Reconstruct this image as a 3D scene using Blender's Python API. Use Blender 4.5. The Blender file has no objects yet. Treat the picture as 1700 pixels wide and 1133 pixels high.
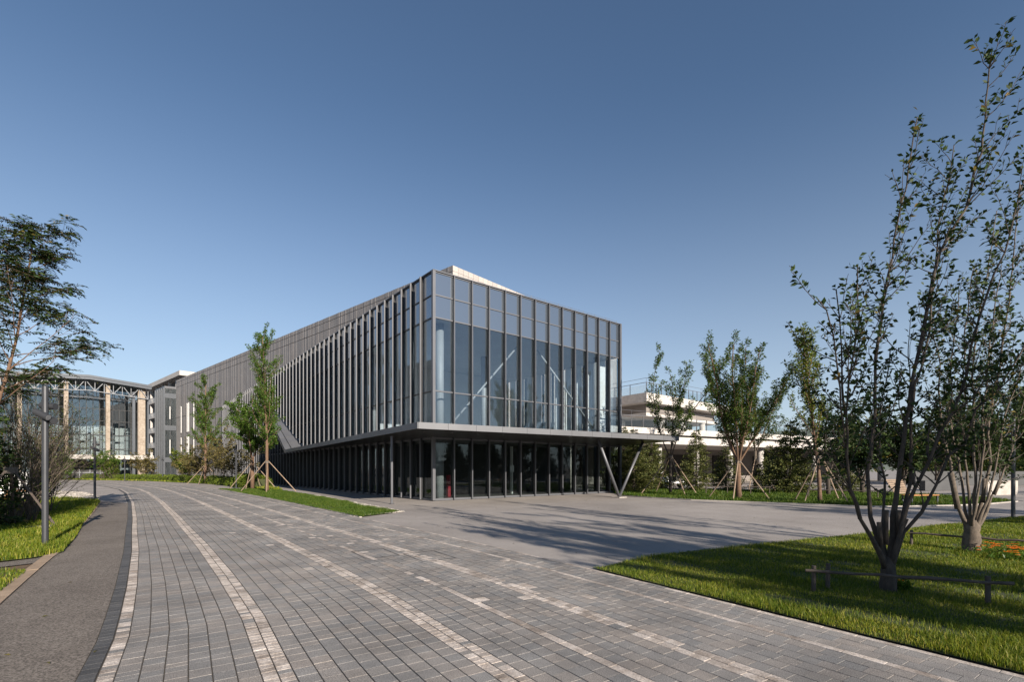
import bpy, math, random
import numpy as np
from mathutils import Vector, Matrix

# ------------------------------------------------------------------ camera, sky, sun, exposure
scene = bpy.context.scene
COL = scene.collection
CAM_H, FOC, HOR, CX = 1.7, 803.0, 780.0, 850.0      # eye height, focal length / horizon / centre in photo pixels
cam_data = bpy.data.cameras.new('camera')
cam_data.sensor_width = 36.0
cam_data.lens = FOC / 1700.0 * 36.0
cam_data.shift_y = (HOR - 566.5) / 1700.0
cam_data.clip_start = 0.05
cam_data.clip_end = 9000
cam = bpy.data.objects.new('camera', cam_data)
COL.objects.link(cam)
cam.location = (0, 0, CAM_H)
cam.rotation_euler = (math.radians(90), 0, 0)
scene.camera = cam

SUN_DIR = Vector((0.568, -0.823, 0)).normalized()    # horizontal direction towards the sun
SUN_EL = math.radians(21)
world = bpy.data.worlds.new('World')
scene.world = world
world.use_nodes = True
wn = world.node_tree
wn.nodes.clear()
sky = wn.nodes.new('ShaderNodeTexSky')
sky.sky_type = 'NISHITA'
sky.sun_disc = False
sky.sun_elevation = SUN_EL
sky.sun_rotation = math.atan2(SUN_DIR.x, SUN_DIR.y)
sky.altitude = 0
sky.air_density = 1.0
sky.dust_density = 0.0
sky.ozone_density = 3.0
bg = wn.nodes.new('ShaderNodeBackground')
bg.inputs['Strength'].default_value = 0.063
wo = wn.nodes.new('ShaderNodeOutputWorld')
# pale haze low in the sky, the same all round the horizon
tc = wn.nodes.new('ShaderNodeTexCoord'); sx = wn.nodes.new('ShaderNodeSeparateXYZ'); wn.links.new(tc.outputs['Generated'], sx.inputs[0])
mr = wn.nodes.new('ShaderNodeMapRange'); mr.inputs['From Min'].default_value = 0.0; mr.inputs['From Max'].default_value = 0.62
mr.inputs['To Min'].default_value = 1.0; mr.inputs['To Max'].default_value = 0.0
wn.links.new(sx.outputs['Z'], mr.inputs['Value'])
pw = wn.nodes.new('ShaderNodeMath'); pw.operation = 'POWER'; pw.inputs[1].default_value = 1.9; wn.links.new(mr.outputs[0], pw.inputs[0])
mu = wn.nodes.new('ShaderNodeMath'); mu.operation = 'MULTIPLY'; mu.inputs[1].default_value = 0.76; wn.links.new(pw.outputs[0], mu.inputs[0])
mxh = wn.nodes.new('ShaderNodeMix'); mxh.data_type = 'RGBA'
wn.links.new(mu.outputs[0], mxh.inputs[0]); wn.links.new(sky.outputs[0], mxh.inputs[6]); mxh.inputs[7].default_value = (5.1, 5.75, 6.7, 1)
wn.links.new(mxh.outputs[2], bg.inputs[0])
wn.links.new(bg.outputs[0], wo.inputs[0])

sl = bpy.data.lights.new('sun', 'SUN')
sl.energy = 5.0
sl.angle = math.radians(0.5)
sl.color = (1.0, 0.89, 0.76)
sun = bpy.data.objects.new('sun', sl)
COL.objects.link(sun)
sdir = Vector((SUN_DIR.x * math.cos(SUN_EL), SUN_DIR.y * math.cos(SUN_EL), math.sin(SUN_EL)))
sun.rotation_euler = sdir.to_track_quat('Z', 'Y').to_euler()
sun.location = sdir * 200

scene.view_settings.view_transform = 'Standard'
scene.view_settings.look = 'None'
scene.view_settings.gamma = 1.0
scene.view_settings.use_curve_mapping = False
scene.view_settings.exposure = 0.95
scene.render.engine = 'CYCLES'
scene.cycles.max_bounces = 8
scene.cycles.transparent_max_bounces = 16
scene.cycles.use_denoising = True

random.seed(7)
RNG = np.random.default_rng(11)

# ------------------------------------------------------------------ helpers
def gp(x, y, z=0.0):
    """real place on the level z seen at photo pixel x, y"""
    Y = FOC * (CAM_H - z) / (y - HOR)
    return Vector(((x - CX) / FOC * Y, Y, z))

def at(x, y, Y):
    """real place at depth Y seen at photo pixel x, y"""
    return Vector(((x - CX) / FOC * Y, Y, CAM_H - (y - HOR) / FOC * Y))

def tag(o, label=None, cat=None, group=None, kind=None):
    if label: o['label'] = label
    if cat: o['category'] = cat
    if group: o['group'] = group
    if kind: o['kind'] = kind
    return o

def empty(name, loc=(0, 0, 0), rz=0.0, parent=None):
    o = bpy.data.objects.new(name, None)
    COL.objects.link(o)
    o.location = loc
    o.rotation_euler = (0, 0, rz)
    o.empty_display_size = 0.3
    if parent: o.parent = parent
    return o

def link(name, mesh, parent=None, loc=(0, 0, 0), rot=(0, 0, 0)):
    o = bpy.data.objects.new(name, mesh)
    COL.objects.link(o)
    o.location = loc
    o.rotation_euler = rot
    if parent: o.parent = parent
    return o

class MB:
    def __init__(self):
        self.v = []; self.f = []; self.m = []; self.cur = 0
        self.chunks = []
    def face(self, pts):
        i = len(self.v)
        self.v += [tuple(p) for p in pts]
        self.f.append(tuple(range(i, i + len(pts)))); self.m.append(self.cur)
    def box(self, x0, x1, y0, y1, z0, z1, bottom=True):
        i = len(self.v)
        self.v += [(x0,y0,z0),(x1,y0,z0),(x1,y1,z0),(x0,y1,z0),(x0,y0,z1),(x1,y0,z1),(x1,y1,z1),(x0,y1,z1)]
        fs = [(4,5,6,7),(0,1,5,4),(1,2,6,5),(2,3,7,6),(3,0,4,7)]
        if bottom: fs.append((0,3,2,1))
        for f in fs:
            self.f.append(tuple(i + k for k in f)); self.m.append(self.cur)
        return self
    def bar(self, a, b, w, h, up=(0, 0, 1)):
        """square bar from a to b"""
        a = Vector(a); b = Vector(b); d = (b - a).normalized()
        s = d.cross(Vector(up))
        if s.length < 1e-4: s = d.cross(Vector((1, 0, 0)))
        s.normalize(); u = s.cross(d).normalized()
        i = len(self.v)
        for p in (a, b):
            for sx, sz in ((-1,-1),(1,-1),(1,1),(-1,1)):
                self.v.append(tuple(p + s * (w/2*sx) + u * (h/2*sz)))
        for f in ((0,1,5,4),(1,2,6,5),(2,3,7,6),(3,0,4,7),(3,2,1,0),(4,5,6,7)):
            self.f.append(tuple(i + k for k in f)); self.m.append(self.cur)
        return self
    def tube(self, pts, radii, n=6, cap=True):
        pts = [Vector(p) for p in pts]
        i0 = len(self.v)
        prev = None
        for k, p in enumerate(pts):
            d = (pts[min(k + 1, len(pts) - 1)] - pts[max(k - 1, 0)])
            if d.length < 1e-6: d = Vector((0, 0, 1))
            d.normalize()
            if prev is None:
                s = d.cross(Vector((0.31, 0.87, 0.2)))
                if s.length < 1e-3: s = d.cross(Vector((1, 0, 0)))
            else:
                s = prev - d * prev.dot(d)
            s.normalize(); prev = s
            u = d.cross(s)
            r = radii[k] if hasattr(radii, '__len__') else radii
            for j in range(n):
                a = 2 * math.pi * j / n
                self.v.append(tuple(p + s * (r * math.cos(a)) + u * (r * math.sin(a))))
        for k in range(len(pts) - 1):
            for j in range(n):
                a = i0 + k * n + j; b = i0 + k * n + (j + 1) % n
                self.f.append((a, b, b + n, a + n)); self.m.append(self.cur)
        if cap:
            self.f.append(tuple(i0 + j for j in reversed(range(n)))); self.m.append(self.cur)
            e = i0 + (len(pts) - 1) * n
            self.f.append(tuple(e + j for j in range(n))); self.m.append(self.cur)
        return self
    def prism(self, poly, z0, z1):
        """upright prism on a plan polygon (counter-clockwise)"""
        n = len(poly); i = len(self.v)
        self.v += [(p[0], p[1], z0) for p in poly] + [(p[0], p[1], z1) for p in poly]
        self.f.append(tuple(i + n + k for k in range(n))); self.m.append(self.cur)
        self.f.append(tuple(i + k for k in reversed(range(n)))); self.m.append(self.cur)
        for k in range(n):
            a = i + k; b = i + (k + 1) % n
            self.f.append((a, b, b + n, a + n)); self.m.append(self.cur)
        return self
    def mesh(self, name, mats, smooth=False):
        me = bpy.data.meshes.new(name)
        me.from_pydata(self.v, [], self.f)
        if not isinstance(mats, (list, tuple)): mats = [mats]
        for m in mats: me.materials.append(m)
        if len(mats) > 1:
            me.polygons.foreach_set('material_index', self.m)
        if smooth:
            me.polygons.foreach_set('use_smooth', [True] * len(me.polygons))
        me.update()
        return me
    def build(self, name, mats, parent=None, loc=(0, 0, 0), rot=(0, 0, 0), smooth=False):
        return link(name, self.mesh(name, mats, smooth), parent, loc, rot)

def np_mesh(name, verts, faces, mat, smooth=False):
    """verts (n,3), faces (m,k) arrays -> mesh"""
    me = bpy.data.meshes.new(name)
    n, k = faces.shape
    me.vertices.add(len(verts)); me.vertices.foreach_set('co', verts.astype(np.float32).ravel())
    me.loops.add(n * k); me.loops.foreach_set('vertex_index', faces.astype(np.int32).ravel())
    me.polygons.add(n)
    me.polygons.foreach_set('loop_start', np.arange(0, n * k, k, dtype=np.int32))
    me.polygons.foreach_set('loop_total', np.full(n, k, dtype=np.int32))
    if smooth: me.polygons.foreach_set('use_smooth', np.ones(n, dtype=bool))
    me.materials.append(mat)
    me.update(calc_edges=True)
    me.validate()
    return me

# ------------------------------------------------------------------ materials
def new_mat(name):
    m = bpy.data.materials.new(name); m.use_nodes = True
    nt = m.node_tree; nt.nodes.clear()
    out = nt.nodes.new('ShaderNodeOutputMaterial')
    return m, nt, out

def rnd(nt):
    """one number per loose piece"""
    g = nt.nodes.new('ShaderNodeNewGeometry'); oi = nt.nodes.new('ShaderNodeObjectInfo')
    a = nt.nodes.new('ShaderNodeMath'); a.operation = 'ADD'
    nt.links.new(g.outputs['Random Per Island'], a.inputs[0]); nt.links.new(oi.outputs['Random'], a.inputs[1])
    f = nt.nodes.new('ShaderNodeMath'); f.operation = 'FRACT'
    nt.links.new(a.outputs[0], f.inputs[0])
    return f.outputs[0]

def ramp(nt, src, stops):
    r = nt.nodes.new('ShaderNodeValToRGB')
    e = r.color_ramp.elements
    while len(e) < len(stops): e.new(0.5)
    for el, (p, c) in zip(e, stops):
        el.position = p; el.color = (*c, 1)
    nt.links.new(src, r.inputs[0])
    return r.outputs[0]

def noise(nt, scale, detail=4, rough=0.6, coord='Object', vec_scale=None):
    t = nt.nodes.new('ShaderNodeTexCoord'); n = nt.nodes.new('ShaderNodeTexNoise')
    n.inputs['Scale'].default_value = scale; n.inputs['Detail'].default_value = detail; n.inputs['Roughness'].default_value = rough
    if vec_scale:
        mp = nt.nodes.new('ShaderNodeMapping'); mp.inputs['Scale'].default_value = vec_scale
        nt.links.new(t.outputs[coord], mp.inputs[0]); nt.links.new(mp.outputs[0], n.inputs['Vector'])
    else:
        nt.links.new(t.outputs[coord], n.inputs['Vector'])
    return n.outputs['Fac']

def mixc(nt, fac, a, b, mode='MIX'):
    m = nt.nodes.new('ShaderNodeMix'); m.data_type = 'RGBA'; m.blend_type = mode
    if isinstance(fac, float): m.inputs[0].default_value = fac
    else: nt.links.new(fac, m.inputs[0])
    for sock, val in ((m.inputs[6], a), (m.inputs[7], b)):
        if isinstance(val, tuple): sock.default_value = (*val, 1)
        else: nt.links.new(val, sock)
    return m.outputs[2]

def solid(name, c1, c2=None, rough=0.6, metal=0.0, nscale=3.0, per=None, bump=0.0, bscale=60, spec=0.5, vs=None, fine=None, big=None):
    """plain material: two tones mixed by noise, a per-piece tone shift, optional relief"""
    m, nt, out = new_mat(name)
    p = nt.nodes.new('ShaderNodeBsdfPrincipled')
    c2 = c2 or tuple(min(1, x * 1.12) for x in c1)
    col = ramp(nt, noise(nt, nscale, 5, 0.65, 'Object', vs), [(0.3, c1), (0.7, c2)])
    if fine:
        f = ramp(nt, noise(nt, fine[0], 2, 0.7), [(0.38, (fine[1],) * 3), (0.62, (fine[2],) * 3)])
        col = mixc(nt, 1.0, col, f, 'MULTIPLY')
    if big:
        f = ramp(nt, noise(nt, big[0], 6, 0.62), [(0.34, (big[1],) * 3), (0.6, (big[2],) * 3)])
        col = mixc(nt, 1.0, col, f, 'MULTIPLY')
    if per:
        t = ramp(nt, rnd(nt), [(0.0, per[0]), (1.0, per[1])]) if len(per) == 2 else ramp(nt, rnd(nt), [(i / (len(per) - 1), q) for i, q in enumerate(per)])
        col = mixc(nt, 1.0, col, t, 'MULTIPLY')
    nt.links.new(col, p.inputs['Base Color'])
    p.inputs['Roughness'].default_value = rough; p.inputs['Metallic'].default_value = metal
    p.inputs['Specular IOR Level'].default_value = spec
    if bump:
        b = nt.nodes.new('ShaderNodeBump'); b.inputs['Strength'].default_value = bump; b.inputs['Distance'].default_value = 0.01
        nt.links.new(noise(nt, bscale, 4, 0.7), b.inputs['Height']); nt.links.new(b.outputs[0], p.inputs['Normal'])
    nt.links.new(p.outputs[0], out.inputs[0])
    return m

def leafy(name, stops, rough=0.5, trans=0.35, big=None):
    m, nt, out = new_mat(name)
    col = ramp(nt, rnd(nt), stops)
    if big:
        n = ramp(nt, noise(nt, big[0], 3, 0.6), [(0.35, big[1]), (0.65, big[2])])
        col = mixc(nt, 1.0, col, n, 'MULTIPLY')
    p = nt.nodes.new('ShaderNodeBsdfPrincipled'); p.inputs['Roughness'].default_value = rough
    p.inputs['Specular IOR Level'].default_value = 0.2
    nt.links.new(col, p.inputs['Base Color'])
    t = nt.nodes.new('ShaderNodeBsdfTranslucent'); nt.links.new(mixc(nt, 1.0, col, (1.25, 1.3, 0.6), 'MULTIPLY'), t.inputs[0])
    mx = nt.nodes.new('ShaderNodeMixShader'); mx.inputs[0].default_value = trans
    nt.links.new(p.outputs[0], mx.inputs[1]); nt.links.new(t.outputs[0], mx.inputs[2])
    nt.links.new(mx.outputs[0], out.inputs[0])
    return m

def schlick(nt, r0):
    lw = nt.nodes.new('ShaderNodeLayerWeight'); lw.inputs['Blend'].default_value = 0.5
    pw = nt.nodes.new('ShaderNodeMath'); pw.operation = 'POWER'; pw.inputs[1].default_value = 5.0
    nt.links.new(lw.outputs['Facing'], pw.inputs[0])
    ma = nt.nodes.new('ShaderNodeMath'); ma.operation = 'MULTIPLY_ADD'; ma.use_clamp = True
    ma.inputs[1].default_value = 1 - r0; ma.inputs[2].default_value = r0
    nt.links.new(pw.outputs[0], ma.inputs[0])
    return ma.outputs[0]

def glass(name, tint, refl=(0.85, 0.9, 0.95), r0=0.08):
    m, nt, out = new_mat(name)
    tr = nt.nodes.new('ShaderNodeBsdfTransparent'); tr.inputs[0].default_value = (*tint, 1)
    gl = nt.nodes.new('ShaderNodeBsdfGlossy'); gl.inputs['Color'].default_value = (*refl, 1); gl.inputs['Roughness'].default_value = 0.0
    mx = nt.nodes.new('ShaderNodeMixShader')
    nt.links.new(schlick(nt, r0), mx.inputs[0]); nt.links.new(tr.outputs[0], mx.inputs[1]); nt.links.new(gl.outputs[0], mx.inputs[2])
    nt.links.new(mx.outputs[0], out.inputs[0])
    return m

M = {}
M['asphalt'] = solid('plaza_asphalt', (0.25, 0.228, 0.212), (0.33, 0.303, 0.283), 0.9, nscale=0.35, big=(0.16, 0.84, 1.06), fine=(55, 0.78, 1.2), bump=0.25, bscale=140, spec=0.2)
M['path'] = solid('path_asphalt', (0.125, 0.108, 0.094), (0.19, 0.167, 0.146), 0.9, nscale=0.6, fine=(60, 0.5, 1.5), bump=0.5, bscale=70, spec=0.25)
M['joint'] = solid('joint_sand', (0.035, 0.031, 0.027), (0.07, 0.06, 0.05), 0.95, nscale=8)
M['paver'] = solid('grey_granite_paver', (0.187, 0.179, 0.170), (0.282, 0.266, 0.248), 0.8, nscale=0.9, big=(0.45, 0.8, 1.05), fine=(130, 0.5, 1.5), bump=0.35, bscale=90,
                   per=((0.86, 0.89, 0.93), (1.0, 0.99, 0.99), (1.06, 1.01, 0.98), (0.92, 0.94, 0.97), (1.1, 1.04, 1.0)), spec=0.3)
M['paver_white'] = solid('white_granite_paver', (0.3, 0.255, 0.22), (0.62, 0.57, 0.53), 0.8, nscale=6, big=(1.1, 0.7, 1.05), fine=(60, 0.7, 1.2), bump=0.5, bscale=40,
                   per=((0.72, 0.69, 0.66), (1.0, 0.98, 0.96), (1.15, 1.13, 1.1)), spec=0.3)
M['paver_dark'] = solid('dark_granite_paver', (0.05, 0.05, 0.052), (0.085, 0.083, 0.082), 0.75, nscale=2, fine=(80, 0.7, 1.3), bump=0.3, bscale=60, per=((0.8, 0.8, 0.8), (1.2, 1.2, 1.2)))
M['kerb'] = solid('tan_kerb_stone', (0.24, 0.17, 0.115), (0.36, 0.27, 0.19), 0.9, nscale=5, bump=0.4, bscale=50, per=((0.85, 0.85, 0.85), (1.1, 1.1, 1.1)))
M['kerb_grey'] = solid('grey_kerb_stone', (0.30, 0.27, 0.24), (0.42, 0.39, 0.36), 0.85, nscale=3, bump=0.3, bscale=60, per=((0.85, 0.85, 0.85), (1.1, 1.1, 1.1)))
M['soil'] = solid('brown_soil', (0.07, 0.042, 0.022), (0.15, 0.095, 0.05), 0.95, nscale=6, bump=1.0, bscale=25)
M['turf'] = solid('turf_soil', (0.028, 0.036, 0.012), (0.05, 0.06, 0.02), 0.95, nscale=4)
M['metal'] = solid('dark_grey_metal', (0.098, 0.102, 0.114), (0.118, 0.122, 0.135), 0.45, 0.3, nscale=1.0, spec=0.5)
M['metal_black'] = solid('black_metal', (0.012, 0.012, 0.014), (0.018, 0.018, 0.02), 0.45, 0.0, nscale=2)
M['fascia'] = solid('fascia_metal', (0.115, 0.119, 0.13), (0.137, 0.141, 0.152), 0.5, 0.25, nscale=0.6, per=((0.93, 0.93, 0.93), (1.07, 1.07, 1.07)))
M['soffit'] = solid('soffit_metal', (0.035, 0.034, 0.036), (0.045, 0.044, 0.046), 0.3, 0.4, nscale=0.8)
M['clad'] = solid('ribbed_stone_cladding', (0.165, 0.161, 0.163), (0.205, 0.2, 0.202), 0.75, nscale=0.7, fine=(14, 0.85, 1.12),
                  per=((0.86, 0.87, 0.9), (1.0, 0.97, 0.96), (0.9, 0.92, 0.95), (1.07, 1.02, 1.0)))
M['clad_gap'] = solid('cladding_gap', (0.05, 0.047, 0.045), (0.06, 0.056, 0.054), 0.9)
M['tile'] = solid('sunlit_stone_tile', (0.33, 0.305, 0.29), (0.4, 0.37, 0.35), 0.75, nscale=2.5, fine=(9, 0.9, 1.08), per=((0.88, 0.88, 0.88), (1.08, 1.06, 1.05)))  # same stone as the ribbed face, its fuller sun put into a paler colour
M['white'] = solid('white_paint', (0.72, 0.72, 0.71), (0.8, 0.8, 0.79), 0.5, nscale=1)
M['grey_paint'] = solid('pale_grey_paint', (0.3, 0.31, 0.325), (0.35, 0.36, 0.375), 0.5, nscale=1)
M['interior'] = solid('interior_wall', (0.5, 0.52, 0.54), (0.58, 0.6, 0.62), 0.7, nscale=0.5)
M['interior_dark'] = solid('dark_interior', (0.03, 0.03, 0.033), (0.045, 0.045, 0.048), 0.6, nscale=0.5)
M['floor'] = solid('interior_floor', (0.12, 0.12, 0.12), (0.16, 0.16, 0.16), 0.4, nscale=1)
M['glass'] = glass('curtain_glass', (0.84, 0.88, 0.9), (0.8, 0.87, 0.95), 0.1)
M['glass_low'] = glass('ground_floor_glass', (0.72, 0.76, 0.76), (0.75, 0.8, 0.82), 0.045)
M['glass_hall'] = glass('hall_glass', (0.78, 0.82, 0.83), (0.85, 0.9, 0.94), 0.17)
M['glass_rail'] = glass('railing_glass', (0.9, 0.92, 0.92), (0.9, 0.93, 0.95), 0.05)
def spandrel():
    m, nt, out = new_mat('spandrel_glass')
    p = nt.nodes.new('ShaderNodeBsdfPrincipled'); p.inputs['Base Color'].default_value = (0.05, 0.062, 0.08, 1); p.inputs['Roughness'].default_value = 0.35
    gl = nt.nodes.new('ShaderNodeBsdfGlossy'); gl.inputs['Color'].default_value = (0.8, 0.87, 0.95, 1); gl.inputs['Roughness'].default_value = 0.0
    mx = nt.nodes.new('ShaderNodeMixShader'); nt.links.new(schlick(nt, 0.26), mx.inputs[0]); nt.links.new(p.outputs[0], mx.inputs[1]); nt.links.new(gl.outputs[0], mx.inputs[2])
    nt.links.new(mx.outputs[0], out.inputs[0]); return m
M['spandrel'] = spandrel()
M['steel'] = solid('grey_steel', (0.075, 0.084, 0.098), (0.1, 0.109, 0.123), 0.4, 0.5)
M['steel_light'] = solid('light_grey_steel', (0.16, 0.168, 0.182), (0.21, 0.218, 0.232), 0.45, 0.3)
M['lamp_metal'] = solid('lamp_grey_metal', (0.045, 0.048, 0.055), (0.06, 0.063, 0.07), 0.45, 0.4, nscale=4)
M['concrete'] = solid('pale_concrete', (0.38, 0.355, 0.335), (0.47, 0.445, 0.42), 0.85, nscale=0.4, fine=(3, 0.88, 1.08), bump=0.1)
M['concrete_dark'] = solid('shaded_concrete_grey', (0.15, 0.135, 0.125), (0.2, 0.18, 0.168), 0.9, nscale=0.4)  # darker copy of the pale concrete, shade put into its colour
M['deep'] = solid('deep_shade', (0.015, 0.014, 0.014), (0.03, 0.028, 0.027), 0.9)  # near-black colour stands in for shade in the deck's groove and openings
M['cream'] = solid('cream_render', (0.55, 0.46, 0.38), (0.66, 0.57, 0.48), 0.85, nscale=0.8)
M['bark'] = solid('grey_brown_bark', (0.028, 0.022, 0.018), (0.085, 0.067, 0.052), 0.9, nscale=14, bump=1.0, bscale=45, vs=(1, 1, 0.35))
M['bark_red'] = solid('wrapped_trunk', (0.085, 0.05, 0.032), (0.17, 0.105, 0.065), 0.9, nscale=9, bump=1.0, bscale=40, vs=(0.5, 0.5, 3))
M['bark_pale'] = solid('pale_bark', (0.055, 0.043, 0.033), (0.14, 0.112, 0.085), 0.9, nscale=12, bump=0.6, bscale=40)
M['pole_wood'] = solid('peeled_pole_wood', (0.19, 0.135, 0.095), (0.3, 0.225, 0.165), 0.85, nscale=6, per=((0.75, 0.75, 0.75), (1.1, 1.1, 1.1)), vs=(1, 1, 0.2))
M['rail_wood'] = solid('weathered_rail_wood', (0.045, 0.034, 0.028), (0.10, 0.08, 0.065), 0.85, nscale=7, bump=0.6, bscale=40)
M['bench_wood'] = solid('orange_bench_wood', (0.36, 0.15, 0.045), (0.5, 0.24, 0.08), 0.6, nscale=5, per=((0.8, 0.8, 0.8), (1.1, 1.1, 1.1)))
M['rope'] = solid('tie_rope', (0.07, 0.06, 0.05), (0.14, 0.12, 0.1), 0.95, nscale=20)
M['pebble'] = solid('white_pebble', (0.3, 0.285, 0.26), (0.46, 0.44, 0.41), 0.85, nscale=8, per=((0.45, 0.42, 0.4), (1.15, 1.12, 1.1)))
M['rock'] = solid('grey_rock', (0.16, 0.16, 0.16), (0.3, 0.3, 0.29), 0.9, nscale=8, bump=0.6, bscale=30)
M['fence'] = solid('dull_grey_fence', (0.045, 0.047, 0.05), (0.065, 0.067, 0.07), 0.7, nscale=1)
M['red'] = solid('red_paint', (0.28, 0.012, 0.025), (0.32, 0.015, 0.03), 0.5)
M['tyre'] = solid('tyre_rubber', (0.015, 0.015, 0.015), (0.03, 0.03, 0.03), 0.85)
M['orange'] = leafy('orange_petal', [(0, (0.75, 0.13, 0.01)), (1, (0.85, 0.26, 0.02))], 0.6, 0.3)
M['hill'] = solid('wooded_hill', (0.05, 0.065, 0.06), (0.09, 0.105, 0.095), 0.95, nscale=0.02)
def brick_mat():
    m, nt, out = new_mat('pale_brick')
    t = nt.nodes.new('ShaderNodeTexCoord'); b = nt.nodes.new('ShaderNodeTexBrick')
    mp = nt.nodes.new('ShaderNodeMapping'); mp.inputs['Rotation'].default_value = (math.radians(90), 0, 0)
    nt.links.new(t.outputs['Object'], mp.inputs[0]); nt.links.new(mp.outputs[0], b.inputs['Vector'])
    b.inputs['Color1'].default_value = (0.23, 0.195, 0.16, 1); b.inputs['Color2'].default_value = (0.34, 0.305, 0.265, 1); b.inputs['Mortar'].default_value = (0.32, 0.26, 0.2, 1)
    b.inputs['Scale'].default_value = 2.2; b.inputs['Mortar Size'].default_value = 0.02
    p = nt.nodes.new('ShaderNodeBsdfPrincipled'); p.inputs['Roughness'].default_value = 0.9
    nt.links.new(mixc(nt, 1.0, b.outputs[0], ramp(nt, noise(nt, 1.4, 4), [(0.3, (0.8, 0.75, 0.7)), (0.7, (1.1, 1.1, 1.1))]), 'MULTIPLY'), p.inputs['Base Color'])
    nt.links.new(p.outputs[0], out.inputs[0]); return m
M['brick'] = brick_mat()
M['grass'] = leafy('grass_blades', [(0, (0.05, 0.09, 0.01)), (0.45, (0.11, 0.155, 0.014)), (0.85, (0.21, 0.225, 0.022)), (1, (0.36, 0.32, 0.11))], 0.55, 0.3, (0.9, (0.75, 0.85, 0.7), (1.2, 1.1, 1.0)))
M['grass_short'] = leafy('short_grass_blades', [(0, (0.03, 0.065, 0.01)), (0.5, (0.055, 0.10, 0.013)), (0.9, (0.095, 0.14, 0.02)), (1, (0.17, 0.17, 0.05))], 0.55, 0.3, (0.9, (0.75, 0.85, 0.7), (1.2, 1.1, 1.0)))
M['leaf_dark'] = leafy('dark_glossy_leaf', [(0, (0.014, 0.03, 0.008)), (0.6, (0.028, 0.052, 0.013)), (0.95, (0.055, 0.08, 0.02)), (1, (0.2, 0.13, 0.03))], 0.62, 0.12)
M['leaf_mid'] = leafy('mid_green_leaf', [(0, (0.035, 0.065, 0.014)), (0.6, (0.06, 0.10, 0.02)), (0.95, (0.10, 0.14, 0.03)), (1, (0.2, 0.17, 0.04))], 0.45, 0.3)
M['leaf_green'] = leafy('fresh_green_leaf', [(0, (0.04, 0.085, 0.012)), (0.6, (0.07, 0.13, 0.02)), (1, (0.12, 0.19, 0.03))], 0.45, 0.32)
M['leaf_yellow'] = leafy('yellow_green_leaf', [(0, (0.05, 0.08, 0.013)), (0.5, (0.09, 0.125, 0.02)), (0.9, (0.15, 0.175, 0.026)), (1, (0.23, 0.2, 0.03))], 0.45, 0.38)
M['leaf_brown'] = leafy('brownish_leaf', [(0, (0.06, 0.05, 0.02)), (0.5, (0.09, 0.085, 0.025)), (1, (0.15, 0.11, 0.04))], 0.62, 0.12)
M['needle'] = leafy('spruce_needle', [(0, (0.04, 0.055, 0.016)), (0.6, (0.078, 0.092, 0.026)), (1, (0.15, 0.145, 0.045))], 0.55, 0.15)
M['hedge_leaf'] = leafy('hedge_leaf', [(0, (0.06, 0.10, 0.012)), (0.6, (0.11, 0.155, 0.02)), (1, (0.18, 0.2, 0.03))], 0.5, 0.3)

# ================================================================== ground, road, path, lawns
def sheet(name, poly, z, mat, kind='structure'):
    mb = MB(); mb.face([(p[0], p[1], z) for p in poly])
    o = mb.build(name, mat); o['kind'] = kind
    return o

mb = MB()
mb.face([(-4000, -300, -0.02), (4000, -300, -0.02), (4000, 6000, -0.02), (-4000, 6000, -0.02)])
g = mb.build('ground', M['asphalt']); tag(g, 'pale grey asphalt plaza spreading in front of the glass pavilion', kind='structure')

def px(p):
    return (CX + FOC * p[0] / p[1], HOR + FOC * (CAM_H - (p[2] if len(p) > 2 else 0)) / p[1])

edge_px = [(157.6,1133),(189.4,1061),(200,1021),(210.6,974),(218.8,915),(218.8,880),(220,862),(218,835.6),(209.7,819),(199.4,813),(181,809),(150,804.7),(112,801)]
LE = [Vector(gp(x, y)[:2]) for x, y in edge_px]
d0 = (LE[0] - LE[1]).normalized()
LE = [LE[0] + d0 * 6.0] + LE
# unit normals (to the right of the direction of travel) with mitres
def seg_n(a, b):
    d = (b - a).normalized(); return Vector((d.y, -d.x))
NRM = []
for i in range(len(LE)):
    ns = []
    if i > 0: ns.append(seg_n(LE[i-1], LE[i]))
    if i < len(LE) - 1: ns.append(seg_n(LE[i], LE[i+1]))
    n = sum(ns, Vector((0, 0))) / len(ns)
    n = n.normalized(); n = n / max(0.6, n.dot(ns[0]))
    NRM.append(n)
def offset_line(w):
    return [p + n * w for p, n in zip(LE, NRM)]

# rows across the road: (width, kind)
ROWS = [(-0.13, 'dark')]
rows = [('white', .12)] + [('grey', .167)] * 6 + [('white', .118)] * 2 + [('grey', .168)] * 8 + [('white', .118)] * 2 + [('grey', .17)] * 4 + [('line', .11)] \
     + [('grey', .17)] * 4 + [('white', .118)] * 2 + [('grey', .168)] * 6 + [('line', .1)] + [('grey', .168)] * 3 + [('line', .09)]
road_root = empty('road'); tag(road_root, 'curving road of grey granite pavers with pale paver bands', kind='structure')
roww = sum(w for _, w in rows)
a = offset_line(-0.14); b = offset_line(roww + 0.004)
mb = MB()
for i in range(len(a) - 1):
    mb.face([(*b[i], -0.012), (*b[i+1], -0.012), (*a[i+1], -0.012), (*a[i], -0.012)])
bed = mb.build('road_bed', M['joint'], road_root)

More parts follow.
